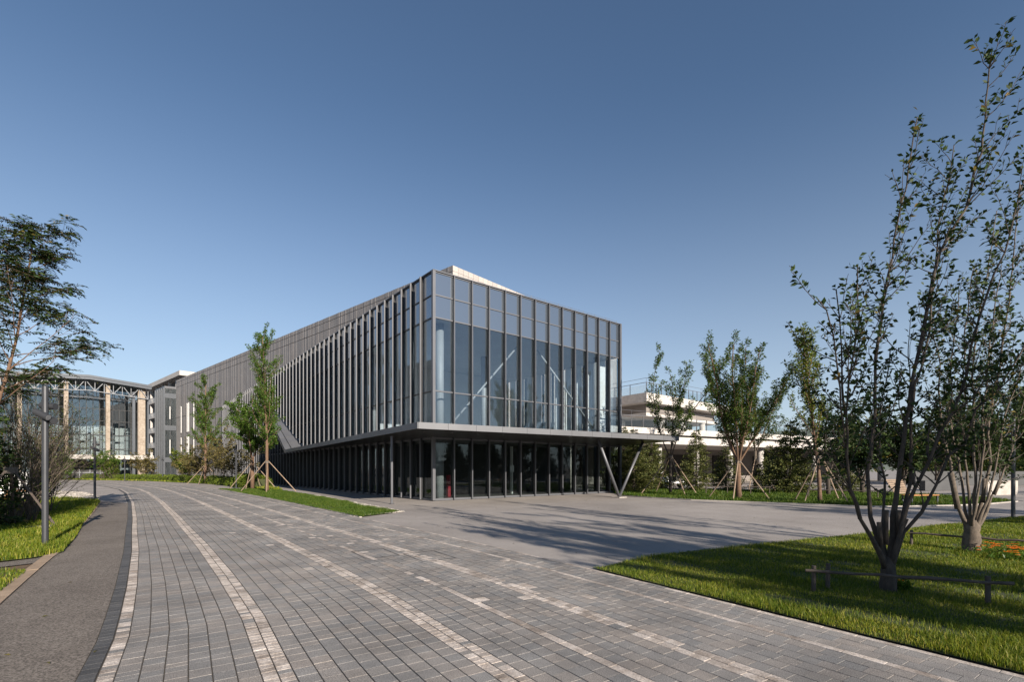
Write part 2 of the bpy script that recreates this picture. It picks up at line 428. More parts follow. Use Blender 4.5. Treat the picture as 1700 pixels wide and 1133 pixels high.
def walk(line):
    """cumulative lengths"""
    s = [0.0]
    for i in range(len(line) - 1): s.append(s[-1] + (line[i+1] - line[i]).length)
    return s
def paver_geo(q, dz, tilt):
    """four plan corners (ccw) -> chamfered block"""
    c = sum(q, Vector((0, 0))) / 4
    out = []
    for ins, z in ((0.0, -0.03), (0.0, -0.003), (0.003, 0.0)):
        for k, p in enumerate(q):
            d = c - p
            pp = p + d.normalized() * ins * 1.3
            zz = z
            if z > -0.01: zz = z + dz + tilt[0] * (pp.x - c.x) + tilt[1] * (pp.y - c.y)
            out.append((pp.x, pp.y, zz))
    return out
PF = [(8,9,10,11),(4,5,9,8),(5,6,10,9),(6,7,11,10),(7,4,8,11),(0,1,5,4),(1,2,6,5),(2,3,7,6),(3,0,4,7)]

pr = random.Random(3)
cands = []
offs = 0.0
allrows = [('dark', -0.135, -0.004)] + []
for kind, w in rows:
    allrows.append((kind, offs, offs + w)); offs += w
ROAD_W = offs
for ri, (kind, o0, o1) in enumerate(allrows):
    gl = 0.0045
    la = offset_line(o0 + gl); lb = offset_line(o1 - gl)
    L0 = {'grey': 0.172, 'white': 0.088 if o0 < 4 else 0.17, 'line': 0.34, 'dark': 0.12}[kind]
    mid = offset_line((o0 + o1) / 2)
    # cut each straight run of the kerb line into stones
    for i in range(len(la) - 1):
        seglen = (mid[i+1] - mid[i]).length
        L = L0 * (1.0 if mid[i].y < 24 else 2.2)
        ts = [0.0]
        t = pr.uniform(0.3, 1.0) * L
        while t < seglen - 0.3 * L:
            ts.append(t); t += L * pr.uniform(0.93, 1.07)
        ts.append(seglen)
        for k in range(len(ts) - 1):
            u0 = (ts[k] + 0.0012) / seglen; u1 = (ts[k+1] - 0.0012) / seglen
            q = [lb[i].lerp(lb[i+1], u0), lb[i].lerp(lb[i+1], u1), la[i].lerp(la[i+1], u1), la[i].lerp(la[i+1], u0)]
            c = sum(q, Vector((0, 0))) / 4
            if c.y < 2.9: continue
            kd = kind
            if kind == 'line': kd = 'white' if pr.random() < (0.9 if o0 > 5 else 0.75) else 'grey'
            if kind == 'white' and pr.random() < 0.10: kd = 'grey'
            if kind == 'grey' and 2.0 < o0 < 5.6 and 6.0 < c.y < 17 and pr.random() < (0.035 if 3.3 < o0 < 5 else 0.012): kd = 'white'
            P = px((c.x, c.y, 0))
            vis = -10 < P[0] < 1710 and P[1] < 1140
            geo = paver_geo(q, pr.gauss(0, 0.0007) if c.y < 25 else 0, (pr.gauss(0, 0.004), pr.gauss(0, 0.004)) if c.y < 25 else (0, 0))
            cands.append((c.y if vis else 999, kd, geo))
MATN = {'grey': 'paver', 'white': 'paver_white', 'dark': 'paver_dark'}
cands.sort(key=lambda t: t[0])
for y, kd, geo in cands[:300]:
    me = bpy.data.meshes.new('paver'); me.from_pydata(geo, [], PF); me.materials.append(M[MATN[kd]]); me.update()
    link('paver', me, road_root)
for kd in ('grey', 'white', 'dark'):
    mb = MB()
    for y, k2, geo in cands[300:]:
        if k2 != kd: continue
        i = len(mb.v); mb.v += geo
        for f in PF: mb.f.append(tuple(i + j for j in f)); mb.m.append(0)
    o = mb.build({'grey': 'grey_pavers', 'white': 'white_pavers', 'dark': 'dark_pavers'}[kd], M[MATN[kd]], road_root); o['kind'] = 'stuff'

# --- footpath on the left with its tan kerb
kerb_px = [(-260,1133),(-90,1060),(0,1004.7),(47,962),(101,915),(141,870),(169,834)]
KB = [Vector(gp(x, y)[:2]) for x, y in kerb_px]
ed = offset_line(-0.14)
sel = [p for p in ed if p.y < 34]
poly = [(p.x, p.y) for p in sel] + [tuple(gp(176, 833)[:2])] + [(p.x, p.y) for p in reversed(KB)]
path = sheet('path', poly, -0.008, M['path']); tag(path, 'coarse grey asphalt footpath left of the paver road')
kr = empty('path_kerb'); tag(kr, 'tan stone kerb along the left edge of the footpath', kind='structure')
for i in range(len(KB) - 1):
    a, b = KB[i], KB[i+1]; d = b - a; L = d.length; d.normalize(); n = Vector((-d.y, d.x))
    k = max(1, int(L / 0.8)); st = L / k
    for j in range(k):
        p = a + d * (st * j + 0.004); q = a + d * (st * (j + 1) - 0.004)
        mb = MB(); mb.prism([p, q, q + n * 0.17, p + n * 0.17], -0.03, 0.012 + pr.uniform(0, 0.006))
        mb.build('kerb_stone', M['kerb'], kr)

# --- lawns
def inside(px_, py_, poly):
    r = np.zeros(len(px_), bool); n = len(poly)
    for i in range(n):
        x0, y0 = poly[i]; x1, y1 = poly[(i + 1) % n]
        if y0 == y1: continue
        c = ((y0 > py_) != (y1 > py_)) & (px_ < (x1 - x0) * (py_ - y0) / (y1 - y0) + x0)
        r ^= c
    return r

def grass(name, poly, n, hmin, hmax, wid, z0, label, seed, near=2.0, power=2.0, mat='grass', seg2=True):
    """n blades inside poly, denser towards the eye"""
    rng = np.random.default_rng(seed)
    P = np.array(poly); lo = P.min(0); hi = P.max(0)
    xs = []; ys = []; got = 0
    while got < n:
        x = rng.uniform(lo[0], hi[0], n * 3); y = rng.uniform(lo[1], hi[1], n * 3)
        d = np.hypot(x, y)
        keep = (rng.random(n * 3) < np.minimum(1, (near / d) ** power)) & inside(x, y, poly)
        xs.append(x[keep]); ys.append(y[keep]); got += int(keep.sum())
    x = np.concatenate(xs)[:n]; y = np.concatenate(ys)[:n]
    pt = np.sin(x * 2.3 + 2.0 * np.sin(y * 1.1 + 1)) + np.sin(y * 2.9 + 1.6 * np.sin(x * 1.7)) + .7 * np.sin(x * 6.1 + y * 4.3)
    ok = (pt > -1.55) | (rng.random(n) < .3); x = x[ok]; y = y[ok]; n = len(x)
    cl = 0.72 + 0.35 * np.sin(x * 1.7 + 1.3 * np.sin(y * 2.1)) * np.sin(y * 1.9 + 0.7 * np.sin(x * 1.3)) + rng.normal(0, 0.1, n)
    h = rng.uniform(hmin, hmax, n) * np.clip(cl, 0.45, 1.3)
    d = np.hypot(x, y)
    w = wid * rng.uniform(0.7, 1.3, n) * np.maximum(1, d / 9.0)
    a = rng.uniform(0, 2 * np.pi, n); lean = rng.uniform(0.1, 0.75, n); b = a + rng.normal(0, 0.5, n)
    sx, sy = np.cos(a + np.pi / 2) * w / 2, np.sin(a + np.pi / 2) * w / 2
    lx, ly = np.cos(b), np.sin(b)
    z = np.full(n, z0)
    base1 = np.stack([x - sx, y - sy, z], 1); base2 = np.stack([x + sx, y + sy, z], 1)
    m = h * 0.55; off = m * lean * 0.35
    mid1 = np.stack([x + lx * off - sx * .8, y + ly * off - sy * .8, z + m], 1)
    mid2 = np.stack([x + lx * off + sx * .8, y + ly * off + sy * .8, z + m], 1)
    tip = np.stack([x + lx * h * lean, y + ly * h * lean, z + h * np.sqrt(np.maximum(0.2, 1 - lean ** 2 * .6))], 1)
    V = np.stack([base1, base2, mid2, mid1, tip], 1).reshape(-1, 3)
    i = np.arange(n)[:, None] * 5
    F = np.concatenate([i + np.array([[0, 1, 2]]), i + np.array([[0, 2, 3]]), i + np.array([[3, 2, 4]])], 0)
    o = link(name, np_mesh(name, V, F, M[mat]))
    tag(o, label, 'grass', kind='stuff')
    return o

re_ = offset_line(ROAD_W + 0.02)
def road_edge_between(y0, y1):
    """points of the right road edge with y in the range, dense"""
    out = []
    for i in range(len(re_) - 1):
        for k in range(10):
            p = re_[i].lerp(re_[i+1], k / 10)
            if y0 <= p.y <= y1: out.append((p.x, p.y))
    return out

# foreground lawn on the right
back = [(999,943.6),(1050,931.6),(1100,922),(1189,913),(1280,903.5),(1434,887.5),(1587,870),(1700,858),(1900,842)]
backp = [tuple(gp(x, y)[:2]) for x, y in back]
front = [p for p in road_edge_between(-4.5, 8.3)]
LAWN_R = front + backp + [(30, 15), (16, -4.5)]
def turf(name, poly, label, z=0.012):
    o = sheet(name, poly, z, M['turf']); tag(o, label); return o
turf('lawn', LAWN_R, 'soil under the foreground lawn on the right')
vis_R = [p for p in front if p[1] > 2.6] + backp + [(22, 17), (9.5, 5), (5.5, 2.6)]
grass('grass', vis_R, 260000, 0.035, 0.1, 0.005, 0.01, 'long green grass of the foreground lawn under the multi-stemmed trees', 5, near=5.5, power=1.5)

# lawn strip between the road and the pavilion
tip = gp(663.5, 851)
lawn_a = [p for p in road_edge_between(16.9, 42)]
lawn_b = [tuple(gp(x, y)[:2]) for x, y in [(445,812.5),(480,817),(520,823),(560,830.6),(607,840),(642,846.5),(663.5,851)]]
LAWN_M = lawn_a + lawn_b
turf('lawn', LAWN_M, 'soil under the lawn strip between road and pavilion')
grass('grass', LAWN_M, 60000, 0.06, 0.11, 0.006, 0.01, 'short bright grass of the lawn strip between road and pavilion', 6, near=18, power=1.0, mat='grass_short')

# lawn beyond the plaza on the right
lf = [tuple(gp(x, y)[:2]) for x, y in [(1032,823.6),(1085,827),(1149,830.6),(1240,833.8),(1323,837),(1440,841.8),(1577,839.8),(1640,837),(1685,833)]]
lb_ = [tuple(gp(x, y)[:2]) for x, y in [(1560,824),(1400,817.5),(1240,815.5),(1100,814),(1000,812)]]
LAWN_B = lf + lb_
turf('lawn', LAWN_B, 'soil under the lawn beyond the plaza')
grass('grass', LAWN_B, 60000, 0.12, 0.26, 0.008, 0.01, 'rough green grass under the staked trees beyond the plaza', 8, near=24, power=0.8, mat='grass_short')

# lawn left of the footpath
LK = [(p.x - 0.18, p.y + 0.03) for p in KB]
ll = [tuple(gp(x, y)[:2]) for x, y in [(104,918),(126,893),(139,870),(167,834)]]
ll2 = [tuple(gp(x, y)[:2]) for x, y in [(150,829),(60,829),(-80,832),(-250,860),(-250,950),(0,934),(60,927)]]
LAWN_L = ll + ll2
turf('lawn', LAWN_L, 'soil under the lawn left of the footpath')
vis_L = ll + [tuple(gp(x, y)[:2]) for x, y in [(150,829),(60,829),(-60,830),(-60,940),(0,934),(60,927)]]
grass('grass', vis_L, 70000, 0.07, 0.2, 0.007, 0.01, 'long grass of the lawn left of the footpath around the lamp post', 9, near=11, power=1.0)
soil_poly = [tuple(gp(x, y)[:2]) for x, y in [(-250,1080),(-95,1052),(-4,996),(40,957),(75,935.5),(0,945),(-250,965)]]
sheet('soil', soil_poly, 0.008, M['soil'])
grass('weeds', [tuple(gp(x, y)[:2]) for x, y in [(-60,1010),(0,985),(45,950),(0,948),(-60,955)]], 1500, 0.04, 0.12, 0.008, 0.006, 'sparse weeds on the brown soil patch left of the kerb', 10, near=8)
tp = [tuple(gp(x, y)[:2]) for x, y in [(-250,962),(0,943),(76,934),(100,918.5),(60,928),(0,935),(-250,951)]]
sheet('path', tp, 0.004, M['path'])['label'] = 'narrow side path between the soil patch and the left lawn'

# turf under the hedge on the far side of the road
hb = [tuple(gp(x, y)[:2]) for x, y in [(60,796.6),(150,797.5),(250,799.5),(300,801.8),(360,805),(400,809.5),(445,813.5),(470,814),(430,803),(330,795),(200,793),(60,793)]]
turf('lawn', hb, 'soil strip along the clipped hedge')
grass('grass', hb, 26000, 0.15, 0.3, 0.012, 0.01, 'pale grass verge in front of the clipped hedge', 12, near=45, power=0.8)

def pebbles(name, poly, n, r0, r1, label, seed, mat='pebble'):
    rng = random.Random(seed)
    P = np.array(poly); lo = P.min(0); hi = P.max(0); mb = MB(); c = 0
    while c < n:
        x, y = rng.uniform(lo[0], hi[0]), rng.uniform(lo[1], hi[1])
        if not inside(np.array([x]), np.array([y]), poly)[0]: continue
        c += 1; r = rng.uniform(r0, r1); i = len(mb.v); a0 = rng.uniform(0, 6)
        for k in range(5):
            a = a0 + k * 1.2566; rr = r * rng.uniform(.75, 1.2)
            mb.v.append((x + rr * math.cos(a), y + rr * math.sin(a), 0.0))
        for k in range(5):
            a = a0 + .3 + k * 1.2566; rr = r * rng.uniform(.5, .8)
            mb.v.append((x + rr * math.cos(a), y + rr * math.sin(a), r * rng.uniform(.6, 1.0)))
        mb.f.append(tuple(i + 5 + k for k in range(5))); mb.m.append(0)
        for k in range(5):
            j = (k + 1) % 5; mb.f.append((i + k, i + j, i + 5 + j, i + 5 + k)); mb.m.append(0)
    o = mb.build(name, M[mat]); tag(o, label, 'pebbles', kind='stuff')
def strip_poly(pts, w):
    P = [Vector(p) for p in pts]; out = []
    for s in (1, -1):
        seq = P if s > 0 else P[::-1]
        for p in seq:
            out.append((p.x + s * w * 0.8, p.y + s * w * 0.6))
    return out
sp = lawn_b[2:]
pebbles('pebbles', strip_poly(sp, 0.2), 750, 0.025, 0.055, 'white pebble edging along the lawn strip by the pavilion', 21)
pebbles('pebbles', strip_poly([tuple(gp(590, 857.5)[:2]), tuple(gp(630, 854.2)[:2]), lawn_b[-1]], 0.12), 150, 0.02, 0.045, 'white pebbles along the short end of the lawn strip', 23)
pebbles('pebbles', [tuple(gp(x, y)[:2]) for x, y in [(40,829),(162,832),(166,827),(140,819),(80,816),(30,816)]], 3200, 0.04, 0.1, 'white pebble bed beyond the left lawn', 24)

# kerb stones at the plaza edge of the right-hand lawns
def kerb_run(label, pts, w=0.12, h=0.03, L=1.0, mat='kerb_grey', side=1):
    r = empty('lawn_kerb'); tag(r, label, kind='structure')
    for i in range(len(pts) - 1):
        a, b = Vector(pts[i]), Vector(pts[i+1]); d = b - a; ln = d.length; d.normalize(); n = Vector((-d.y, d.x)) * side
        k = max(1, int(ln / L)); st = ln / k
        for j in range(k):
            p = a + d * (st * j + 0.004); q = a + d * (st * (j + 1) - 0.004)
            pl = [p, q, q + n * w, p + n * w]
            if side < 0: pl = pl[::-1]
            mb = MB(); mb.prism(pl, -0.03, h + pr.uniform(-0.004, 0.004)); mb.build('kerb_stone', M[mat], r)
kerb_run('low grey kerb along the lawn beyond the plaza', lf, side=-1)
kerb_run('low pale kerb between road and lawn strip', lawn_a[::-1][2:], w=0.1, h=0.02, L=1.2, side=1)

# fallen leaves on the footpath
for k, (x, y) in enumerate([(12,1089),(75,1024.5),(80,1102),(117,968),(158,1083)]):
    p = gp(x, y); mb = MB()
    s = 0.035
    mb.face([(-s, 0, 0.002), (0, -s * .4, 0.008), (s, 0, 0.003), (0, s * .4, 0.012)])
    o = mb.build('fallen_leaf', M['leaf_brown'], None, (p.x, p.y, 0.0), (0, 0, k * 1.3))
    tag(o, ['brown fallen leaf at the bottom left of the footpath', 'curled brown leaf in the middle of the footpath', 'brown leaf near the foot of the footpath', 'brown leaf farthest up the footpath', 'brown leaf next to the dark paver edge'][k], 'leaf', 'fallen leaves on the footpath')

# iron frame of a paved inspection cover in the road
for cx_, cy_, lab in ((622, 919.5, 'iron frame of a paved inspection cover in the middle of the road'), (712, 924, 'second iron cover frame farther right in the road')):
    p = gp(cx_, cy_); fr = empty('cover_frame', (p.x, p.y, 0), math.atan2(.83, -.56)); tag(fr, lab, 'cover')
    for x0, x1, y0, y1 in ((-.5, .5, -.34, -.325), (-.5, .5, .325, .34), (-.5, -.485, -.325, .325), (.485, .5, -.325, .325)):
        MB().box(x0, x1, y0, y1, -.01, .0035).build('frame_bar', M['metal_black'], fr)

# ================================================================== glass pavilion
C0 = gp(720, 832)
ANG_G = math.atan2(803, 1005)
MOD = 1.2
NR, NL = 13, 61
ZS, ZC, Z3, Z2, Z1, ZT = 3.47, 3.75, 5.98, 9.98, 11.21, 12.47
pav = empty('glass_pavilion', (C0.x, C0.y, 0), ANG_G)
tag(pav, 'dark glass pavilion with vertical fins and a flat metal canopy', 'building')
gm = pav.matrix_world
PAV_M = Matrix.Translation((C0.x, C0.y, 0)) @ Matrix.Rotation(ANG_G, 4, 'Z')
PAV_I = PAV_M.inverted()
def loc(p): return PAV_I @ Vector((p[0], p[1], p[2] if len(p) > 2 else 0))
LX, LY = NR * MOD, NL * MOD

# glass panes, shared meshes
def pane_mesh(w, h, mat):
    mb = MB(); mb.box(-w/2, w/2, -0.012, 0.012, -h/2, h/2); return mb.mesh('pane', mat)
rowsz = [(0.12, ZS - 0.05, 'glass_low'), (ZC, Z3, 'glass'), (Z3, Z2, 'glass'), (Z2, Z1, 'spandrel'), (Z1, ZT, 'spandrel')]
pr = random.Random(4)
PM = {}
for k, (z0, z1, mt) in enumerate(rowsz):
    PM[k] = pane_mesh(MOD - 0.05, z1 - z0 - 0.05, M[mt])
far = MB(); far.cur = 0
for k, (z0, z1, mt) in enumerate(rowsz):
    zc = (z0 + z1) / 2
    for i in range(NR):
        link('pane', PM[k], pav, ((i + .5) * MOD, 0, zc), (pr.gauss(0, .0035), 0, pr.gauss(0, .0035)))
    for i in range(NL):
        if i < 28:
            link('pane', PM[k], pav, (0, (i + .5) * MOD, zc), (0, pr.gauss(0, .0035), math.pi/2 + pr.gauss(0, .0035)))
        else:
            far.cur = 0 if mt == 'glass_low' else 1 if mt == 'glass' else 2
            far.box(-.012, .012, i * MOD + .025, (i + 1) * MOD - .025, z0 + .025, z1 - .025)
o = far.build('far_panes', [M['glass_low'], M['glass'], M['spandrel']], pav); o['kind'] = 'stuff'
# side wall glazing (right end)
for i in range(11):
    for k in (1, 2, 3, 4):
        z0, z1, mt = rowsz[k]
        link('pane', PM[k], pav, (LX, (i + .5) * MOD, (z0 + z1) / 2), (0, 0, math.pi/2))
    link('pane', PM[0], pav, (LX, (i + .5) * MOD, (rowsz[0][0] + rowsz[0][1]) / 2), (0, 0, math.pi/2))
# fins: black neck + metal cap.  local: protrudes to -y
def fin_mesh(z0, z1, tick=False):
    mb = MB()
    mb.cur = 1; mb.box(-.02, .02, -.135, .05, z0, z1)
    mb.cur = 0; mb.box(-.026, .026, -.215, -.135, z0, z1)
    if tick:
        i = len(mb.v); t = .018
        for y in (-t, t):
            mb.v += [(y, -.109, z1 + .02), (y, -.109, z1 - .42), (y, 0.03, z1 - .42)]
        for f in ((0,1,2),(5,4,3),(0,3,4,1),(1,4,5,2),(2,5,3,0)):
            mb.f.append(tuple(i + q for q in f)); mb.m.append(0)
    return mb.mesh('fin', [M['metal'], M['metal_black']])
fu = fin_mesh(ZC, ZT + .03); fut = fin_mesh(ZC, ZT + .03, True); fl = fin_mesh(0.02, ZS)
fwhole = fin_mesh(0.02, ZT + .03, True)
corner = MB()
for z0, z1 in ((.02, ZS), (ZC, ZT + .05)):
    corner.box(-.12, .05, -.12, .05, z0, z1)
corner.build('corner_post', M['metal'], pav)
for i in range(1, NR + 1):
    x = i * MOD - (0.04 if i == NR else 0)
    link('fin', fu, pav, (x, 0, 0)); link('fin', fl, pav, (x, 0, 0))
T_W = 24.4; T_E = 37.0        # the folded canopy leaves the wall between these distances
for i in range(1, NL):
    y = i * MOD
    if y < T_W:
        link('fin', fut, pav, (0, y, 0), (0, 0, -math.pi/2)); link('fin', fl, pav, (0, y, 0), (0, 0, -math.pi/2))
    elif y < T_E:
        zc = ZC + (y - T_W) / (T_E - T_W) * 5.2
        link('fin', fin_mesh(zc + .12, ZT + .03, True), pav, (0, y, 0), (0, 0, -math.pi/2))
        link('fin', fin_mesh(.02, zc - .22), pav, (0, y, 0), (0, 0, -math.pi/2))
    else:
        link('fin', fwhole, pav, (0, y, 0), (0, 0, -math.pi/2))
for i in range(1, 11):
    link('fin', fwhole, pav, (LX, i * MOD, 0), (0, 0, math.pi/2))
# transoms
for z in (ZC + .03, Z3, Z2, Z1, ZT - .02):
    for nm, b in (('transom', (0, LX, -.05, .06, z - .035, z + .035)), ('transom', (-.05, .06, .08, LY, z - .034, z + .034))):
        mb = MB(); mb.cur = 0; mb.box(*b); mb.build(nm, M['metal'] if b[1] == LX else M['metal_black'], pav)
for z0, z1 in ((0.0, .11), (ZS - .12, ZS - .02)):
    mb = MB(); mb.box(-.06, LX, -.08, .06, z0, z1); mb.build('base_rail', M['metal'], pav)
    mb = MB(); mb.box(-.075, .06, .06, LY, z0, z1 - .004); mb.build('base_rail', M['metal'], pav)
# coping
mb = MB(); mb.box(-.1, LX + .1, -.12, .25, ZT + .015, ZT + .07); mb.build('coping', M['metal'], pav)
mb = MB(); mb.box(-.1, .25, .25, LY, ZT + .017, ZT + .068); mb.build('coping', M['metal'], pav)
# right end post
mb = MB(); mb.box(LX - .02, LX + .16, -.16, .06, .02, ZS); mb.box(LX - .02, LX + .16, -.16, .06, ZS + .001, ZT + .06); mb.build('corner_post', M['metal'], pav)
# roof safety wire on the right face
mb = MB()
for i in range(5, NR + 1):
    mb.tube([(i * MOD - .1, .12, ZT + .07), (i * MOD - .1, .12, ZT + .3)], .014, 5)
mb.tube([(5 * MOD - .1, .12, ZT + .27), (LX - .1, .12, ZT + .27)], .008, 4)
mb.build('safety_wire', M['steel_light'], pav)

# metal block position in pavilion coordinates (needed for the interior)
ANG_M = math.atan2(912, 803)
MC = Vector((-5.4, 44.3, 0))
mcl = loc(MC)
dA = ANG_M - ANG_G
def m_x_at(y):        # x of the block's long face at local y
    return mcl.x - (y - mcl.y) * math.tan(dA)
# interior slabs: wedge between glass and block
YW = mcl.y + mcl.x / math.tan(dA) - 1.0
def wedge(z0, z1, mat, nm):
    mb = MB()
    mb.prism([(.16, .16), (LX - .1, .16), (LX - .1, 17.5), (mcl.x + .1, mcl.y - .02), (max(.3, m_x_at(YW)), YW), (.16, YW)], z0, z1)
    return mb.build(nm, mat, pav)
wedge(-0.01, 0.012, M['floor'], 'ground_floor')
wedge(ZS + .02, ZC - .03, M['floor'], 'upper_floor')
wedge(Z2 + .02, Z2 + .2, M['interior'], 'ceiling')
wedge(ZT - .3, ZT - .06, M['clad_gap'], 'roof')
# dark core box added inside so that the ground floor reads deep
mb = MB(); mb.box(2.6, 15.2, 4.6, 12.5, .02, ZS); mb.build('dark_core', M['interior_dark'], pav)
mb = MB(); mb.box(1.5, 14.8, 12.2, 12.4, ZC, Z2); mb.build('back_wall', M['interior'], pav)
mb = MB(); mb.box(1.3, 1.45, 11.0, YW - 3, ZC + .01, Z2 - .01); mb.build('dark_backing', M['interior_dark'], pav)  # dark sheets added behind the left glass to keep it black
mb = MB(); mb.box(1.3, 1.45, 4.7, YW - 3, .02, ZS); mb.build('dark_backing', M['interior_dark'], pav)
# interior white columns, braces, fins
def column(x, y, z0, z1, r=.24):
    mb = MB(); mb.tube([(x, y, z0), (x, y, z1)], r, 20); return mb.build('interior_column', M['grey_paint'], pav, smooth=True)
column(.95, 1.0, ZC, Z2 + .02)
column(.95, 1.0, .02, ZS)
column(14.2, 1.0, ZC, Z2 + .02); column(.95, 10.5, ZC, Z2); column(7.6, 6.0, ZC, Z2)
def on_plane(x, y, ly):
    """where the sight line of pixel x, y crosses the plane local y = ly"""
    o = loc((0, 0, CAM_H)); d = loc(at(x, y, 10.0)) - o
    t = (ly - o.y) / d.y
    return o + d * t
for a, b in (((748, 706), (858, 577)), ((892, 582), (985, 712))):
    A, B = on_plane(*a, 1.3), on_plane(*b, 1.3)
    mb = MB(); mb.tube([A, B], .065, 12); mb.build('interior_brace', M['grey_paint'], pav, smooth=True)
for k in range(1, 11):
    mb = MB(); mb.box(LX - .75, LX - .16, k * MOD - .05, k * MOD + .05, ZC, Z2); mb.build('interior_fin', M['white'], pav)
# things in the ground floor hall
mb = MB(); mb.box(2.35, 2.55, 2.4, 2.6, .02, 1.35); mb.build('red_stand', M['red'], pav)
mb = MB(); mb.box(7.9, 8.0, 3.1, 3.3, .02, 3.3); mb.build('interior_post', M['white'], pav)
mb = MB(); mb.box(5.32, 5.62, .03, .045, 1.55, 1.95); mb.build('notice', M['white'], pav)

# canopy -------------------------------------------------------------
yb = HOR - 712
Yc = FOC * (ZS - CAM_H) / yb
Ccan = Vector(((694 - CX) / FOC * Yc, Yc, 0))
Yr = FOC * (ZS - CAM_H) / 47.5
Crt = Vector(((1127 - CX) / FOC * Yr, Yr, 0))
cA = loc(Ccan); cB = loc(Crt)
Iw = Vector((-.0, T_W, 0))
Ow = Vector((-1.6, T_W + .4, 0))
ZF = ZC - ZS                          # fascia height
dropO = 0.24
can = MB()
# outline of slab (plan): front-left corner, front-right, right-back, along wall, left end
top = [(cA.x, cA.y, ZC), (cB.x, cB.y, ZC), (LX + .35, 1.0, ZC), (LX + .3, .5, ZC), (LX + .25, -.1, ZC), (-.1, -.1, ZC), (-.1, T_W, ZC), (Ow.x, Ow.y, ZC - dropO)]
def slab(mb, top, ins, h0, h1):
    n = len(top); i = len(mb.v)
    mb.v += [(p[0], p[1], p[2] - h1) for p in top] + [(p[0], p[1], p[2] - h0) for p in top]
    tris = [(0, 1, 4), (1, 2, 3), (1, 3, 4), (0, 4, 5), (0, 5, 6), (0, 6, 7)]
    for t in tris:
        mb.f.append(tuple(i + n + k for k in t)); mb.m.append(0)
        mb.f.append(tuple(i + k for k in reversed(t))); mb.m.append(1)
    for k in range(n):
        a, b = i + k, i + (k + 1) % n
        mb.f.append((a, b, b + n, a + n)); mb.m.append(0)
slab(can, top, 0, .012, ZF - .006)
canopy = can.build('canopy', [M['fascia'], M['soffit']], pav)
# fascia panels, one by one
def fascia(a, b, za, zb, n, out, h=ZF, th=.03, gap=.006, nm='fascia_panel'):
    a = Vector((a[0], a[1], 0)); b = Vector((b[0], b[1], 0)); d = b - a
    nn = Vector((d.y, -d.x, 0)).normalized() * out
    for k in range(n):
        u0, u1 = k / n, (k + 1) / n
        p = a + d * u0 + d.normalized() * gap; q = a + d * u1 - d.normalized() * gap
        z0 = za + (zb - za) * u0; z1 = za + (zb - za) * u1
        mb = MB(); i = 0
        mb.v = [(*p.xy, z0 - h), (*q.xy, z1 - h), (*(q + nn * th).xy, z1 - h), (*(p + nn * th).xy, z0 - h),
                (*p.xy, z0), (*q.xy, z1), (*(q + nn * th).xy, z1), (*(p + nn * th).xy, z0)]
        mb.f = [(4,5,6,7),(0,1,5,4),(1,2,6,5),(2,3,7,6),(3,0,4,7),(0,3,2,1)]; mb.m = [0] * 6
        mb.build(nm, M['fascia'], canopy)
fascia(cA, cB, ZC, ZC, 12, 1)
fascia(Ow, cA, ZC - dropO, ZC, 16, 1)
fascia(cB, top[2], ZC, ZC, 3, 1)
# soffit downlights
for k in range(9):
    p = Vector((cA.x + (cB.x - cA.x) * (.06 + k * .085), cA.y + (cB.y - cA.y) * (.06 + k * .085) + 1.5, ZS - .002))
    mb = MB(); mb.tube([(0, 0, -.012), (0, 0, .004)], .06, 12)
    mb.build('downlight', M['steel_light'], canopy, p)
# the folded-up end of the canopy
up = empty('folded_wing', parent=pav)
i0 = Vector((-.0, T_W, ZC)); o0 = Vector((Ow.x, Ow.y, ZC - dropO)); i1 = Vector((0, T_E, ZC + 5.2)); o1 = Vector((-.55, T_E, ZC + 4.6))
NW = 8
for k in range(NW):
    a, b = k / NW, (k + 1) / NW
    for (s0, s1) in ((.0, .62), (.66, .98)):
        A, B = i0.lerp(i1, a + .004), i0.lerp(i1, b - .004); Cc, D = o0.lerp(o1, b - .004), o0.lerp(o1, a + .004)
        q = [A.lerp(D, s0), B.lerp(Cc, s0), B.lerp(Cc, s1), A.lerp(D, s1)]
        nrm = (q[1] - q[0]).cross(q[3] - q[0]).normalized()
        mb = MB(); mb.v = [tuple(p) for p in q] + [tuple(p - nrm * .1) for p in q]
        mb.f = [(0,1,2,3),(7,6,5,4),(0,4,5,1),(1,5,6,2),(2,6,7,3),(3,7,4,0)]; mb.m = [0] * 6
        mb.build('wing_panel', M['fascia'], up)
mb = MB()
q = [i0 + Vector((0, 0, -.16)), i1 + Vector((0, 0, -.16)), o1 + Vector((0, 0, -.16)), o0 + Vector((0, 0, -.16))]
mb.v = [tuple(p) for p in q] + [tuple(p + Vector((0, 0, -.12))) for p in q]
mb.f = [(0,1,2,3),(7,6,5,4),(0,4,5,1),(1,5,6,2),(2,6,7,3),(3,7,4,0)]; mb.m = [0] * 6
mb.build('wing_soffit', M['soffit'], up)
# V strut and slim post
vb = on_plane(1028, 827, -4.3); vb.z = 0
for tx in (993, 1067):
    t = on_plane(tx, 727, -4.3); t.z = ZS - .02
    mb = MB(); mb.tube([vb + Vector((0, 0, .03)), t], .085, 16); mb.build('strut', M['metal'], pav, smooth=True)
mb = MB(); mb.box(-.35, .35, -.3, .3, -.01, .03); mb.build('strut_base', M['kerb_grey'], pav, vb)
pb = loc(gp(650.5, 836.8))
mb = MB(); mb.tube([(pb.x, pb.y, .02), (pb.x, pb.y, ZS - .12)], .06, 14); mb.tube([(pb.x, pb.y, .0), (pb.x, pb.y, .02)], .12, 14)
mb.build('canopy_post', M['metal'], pav, smooth=False)

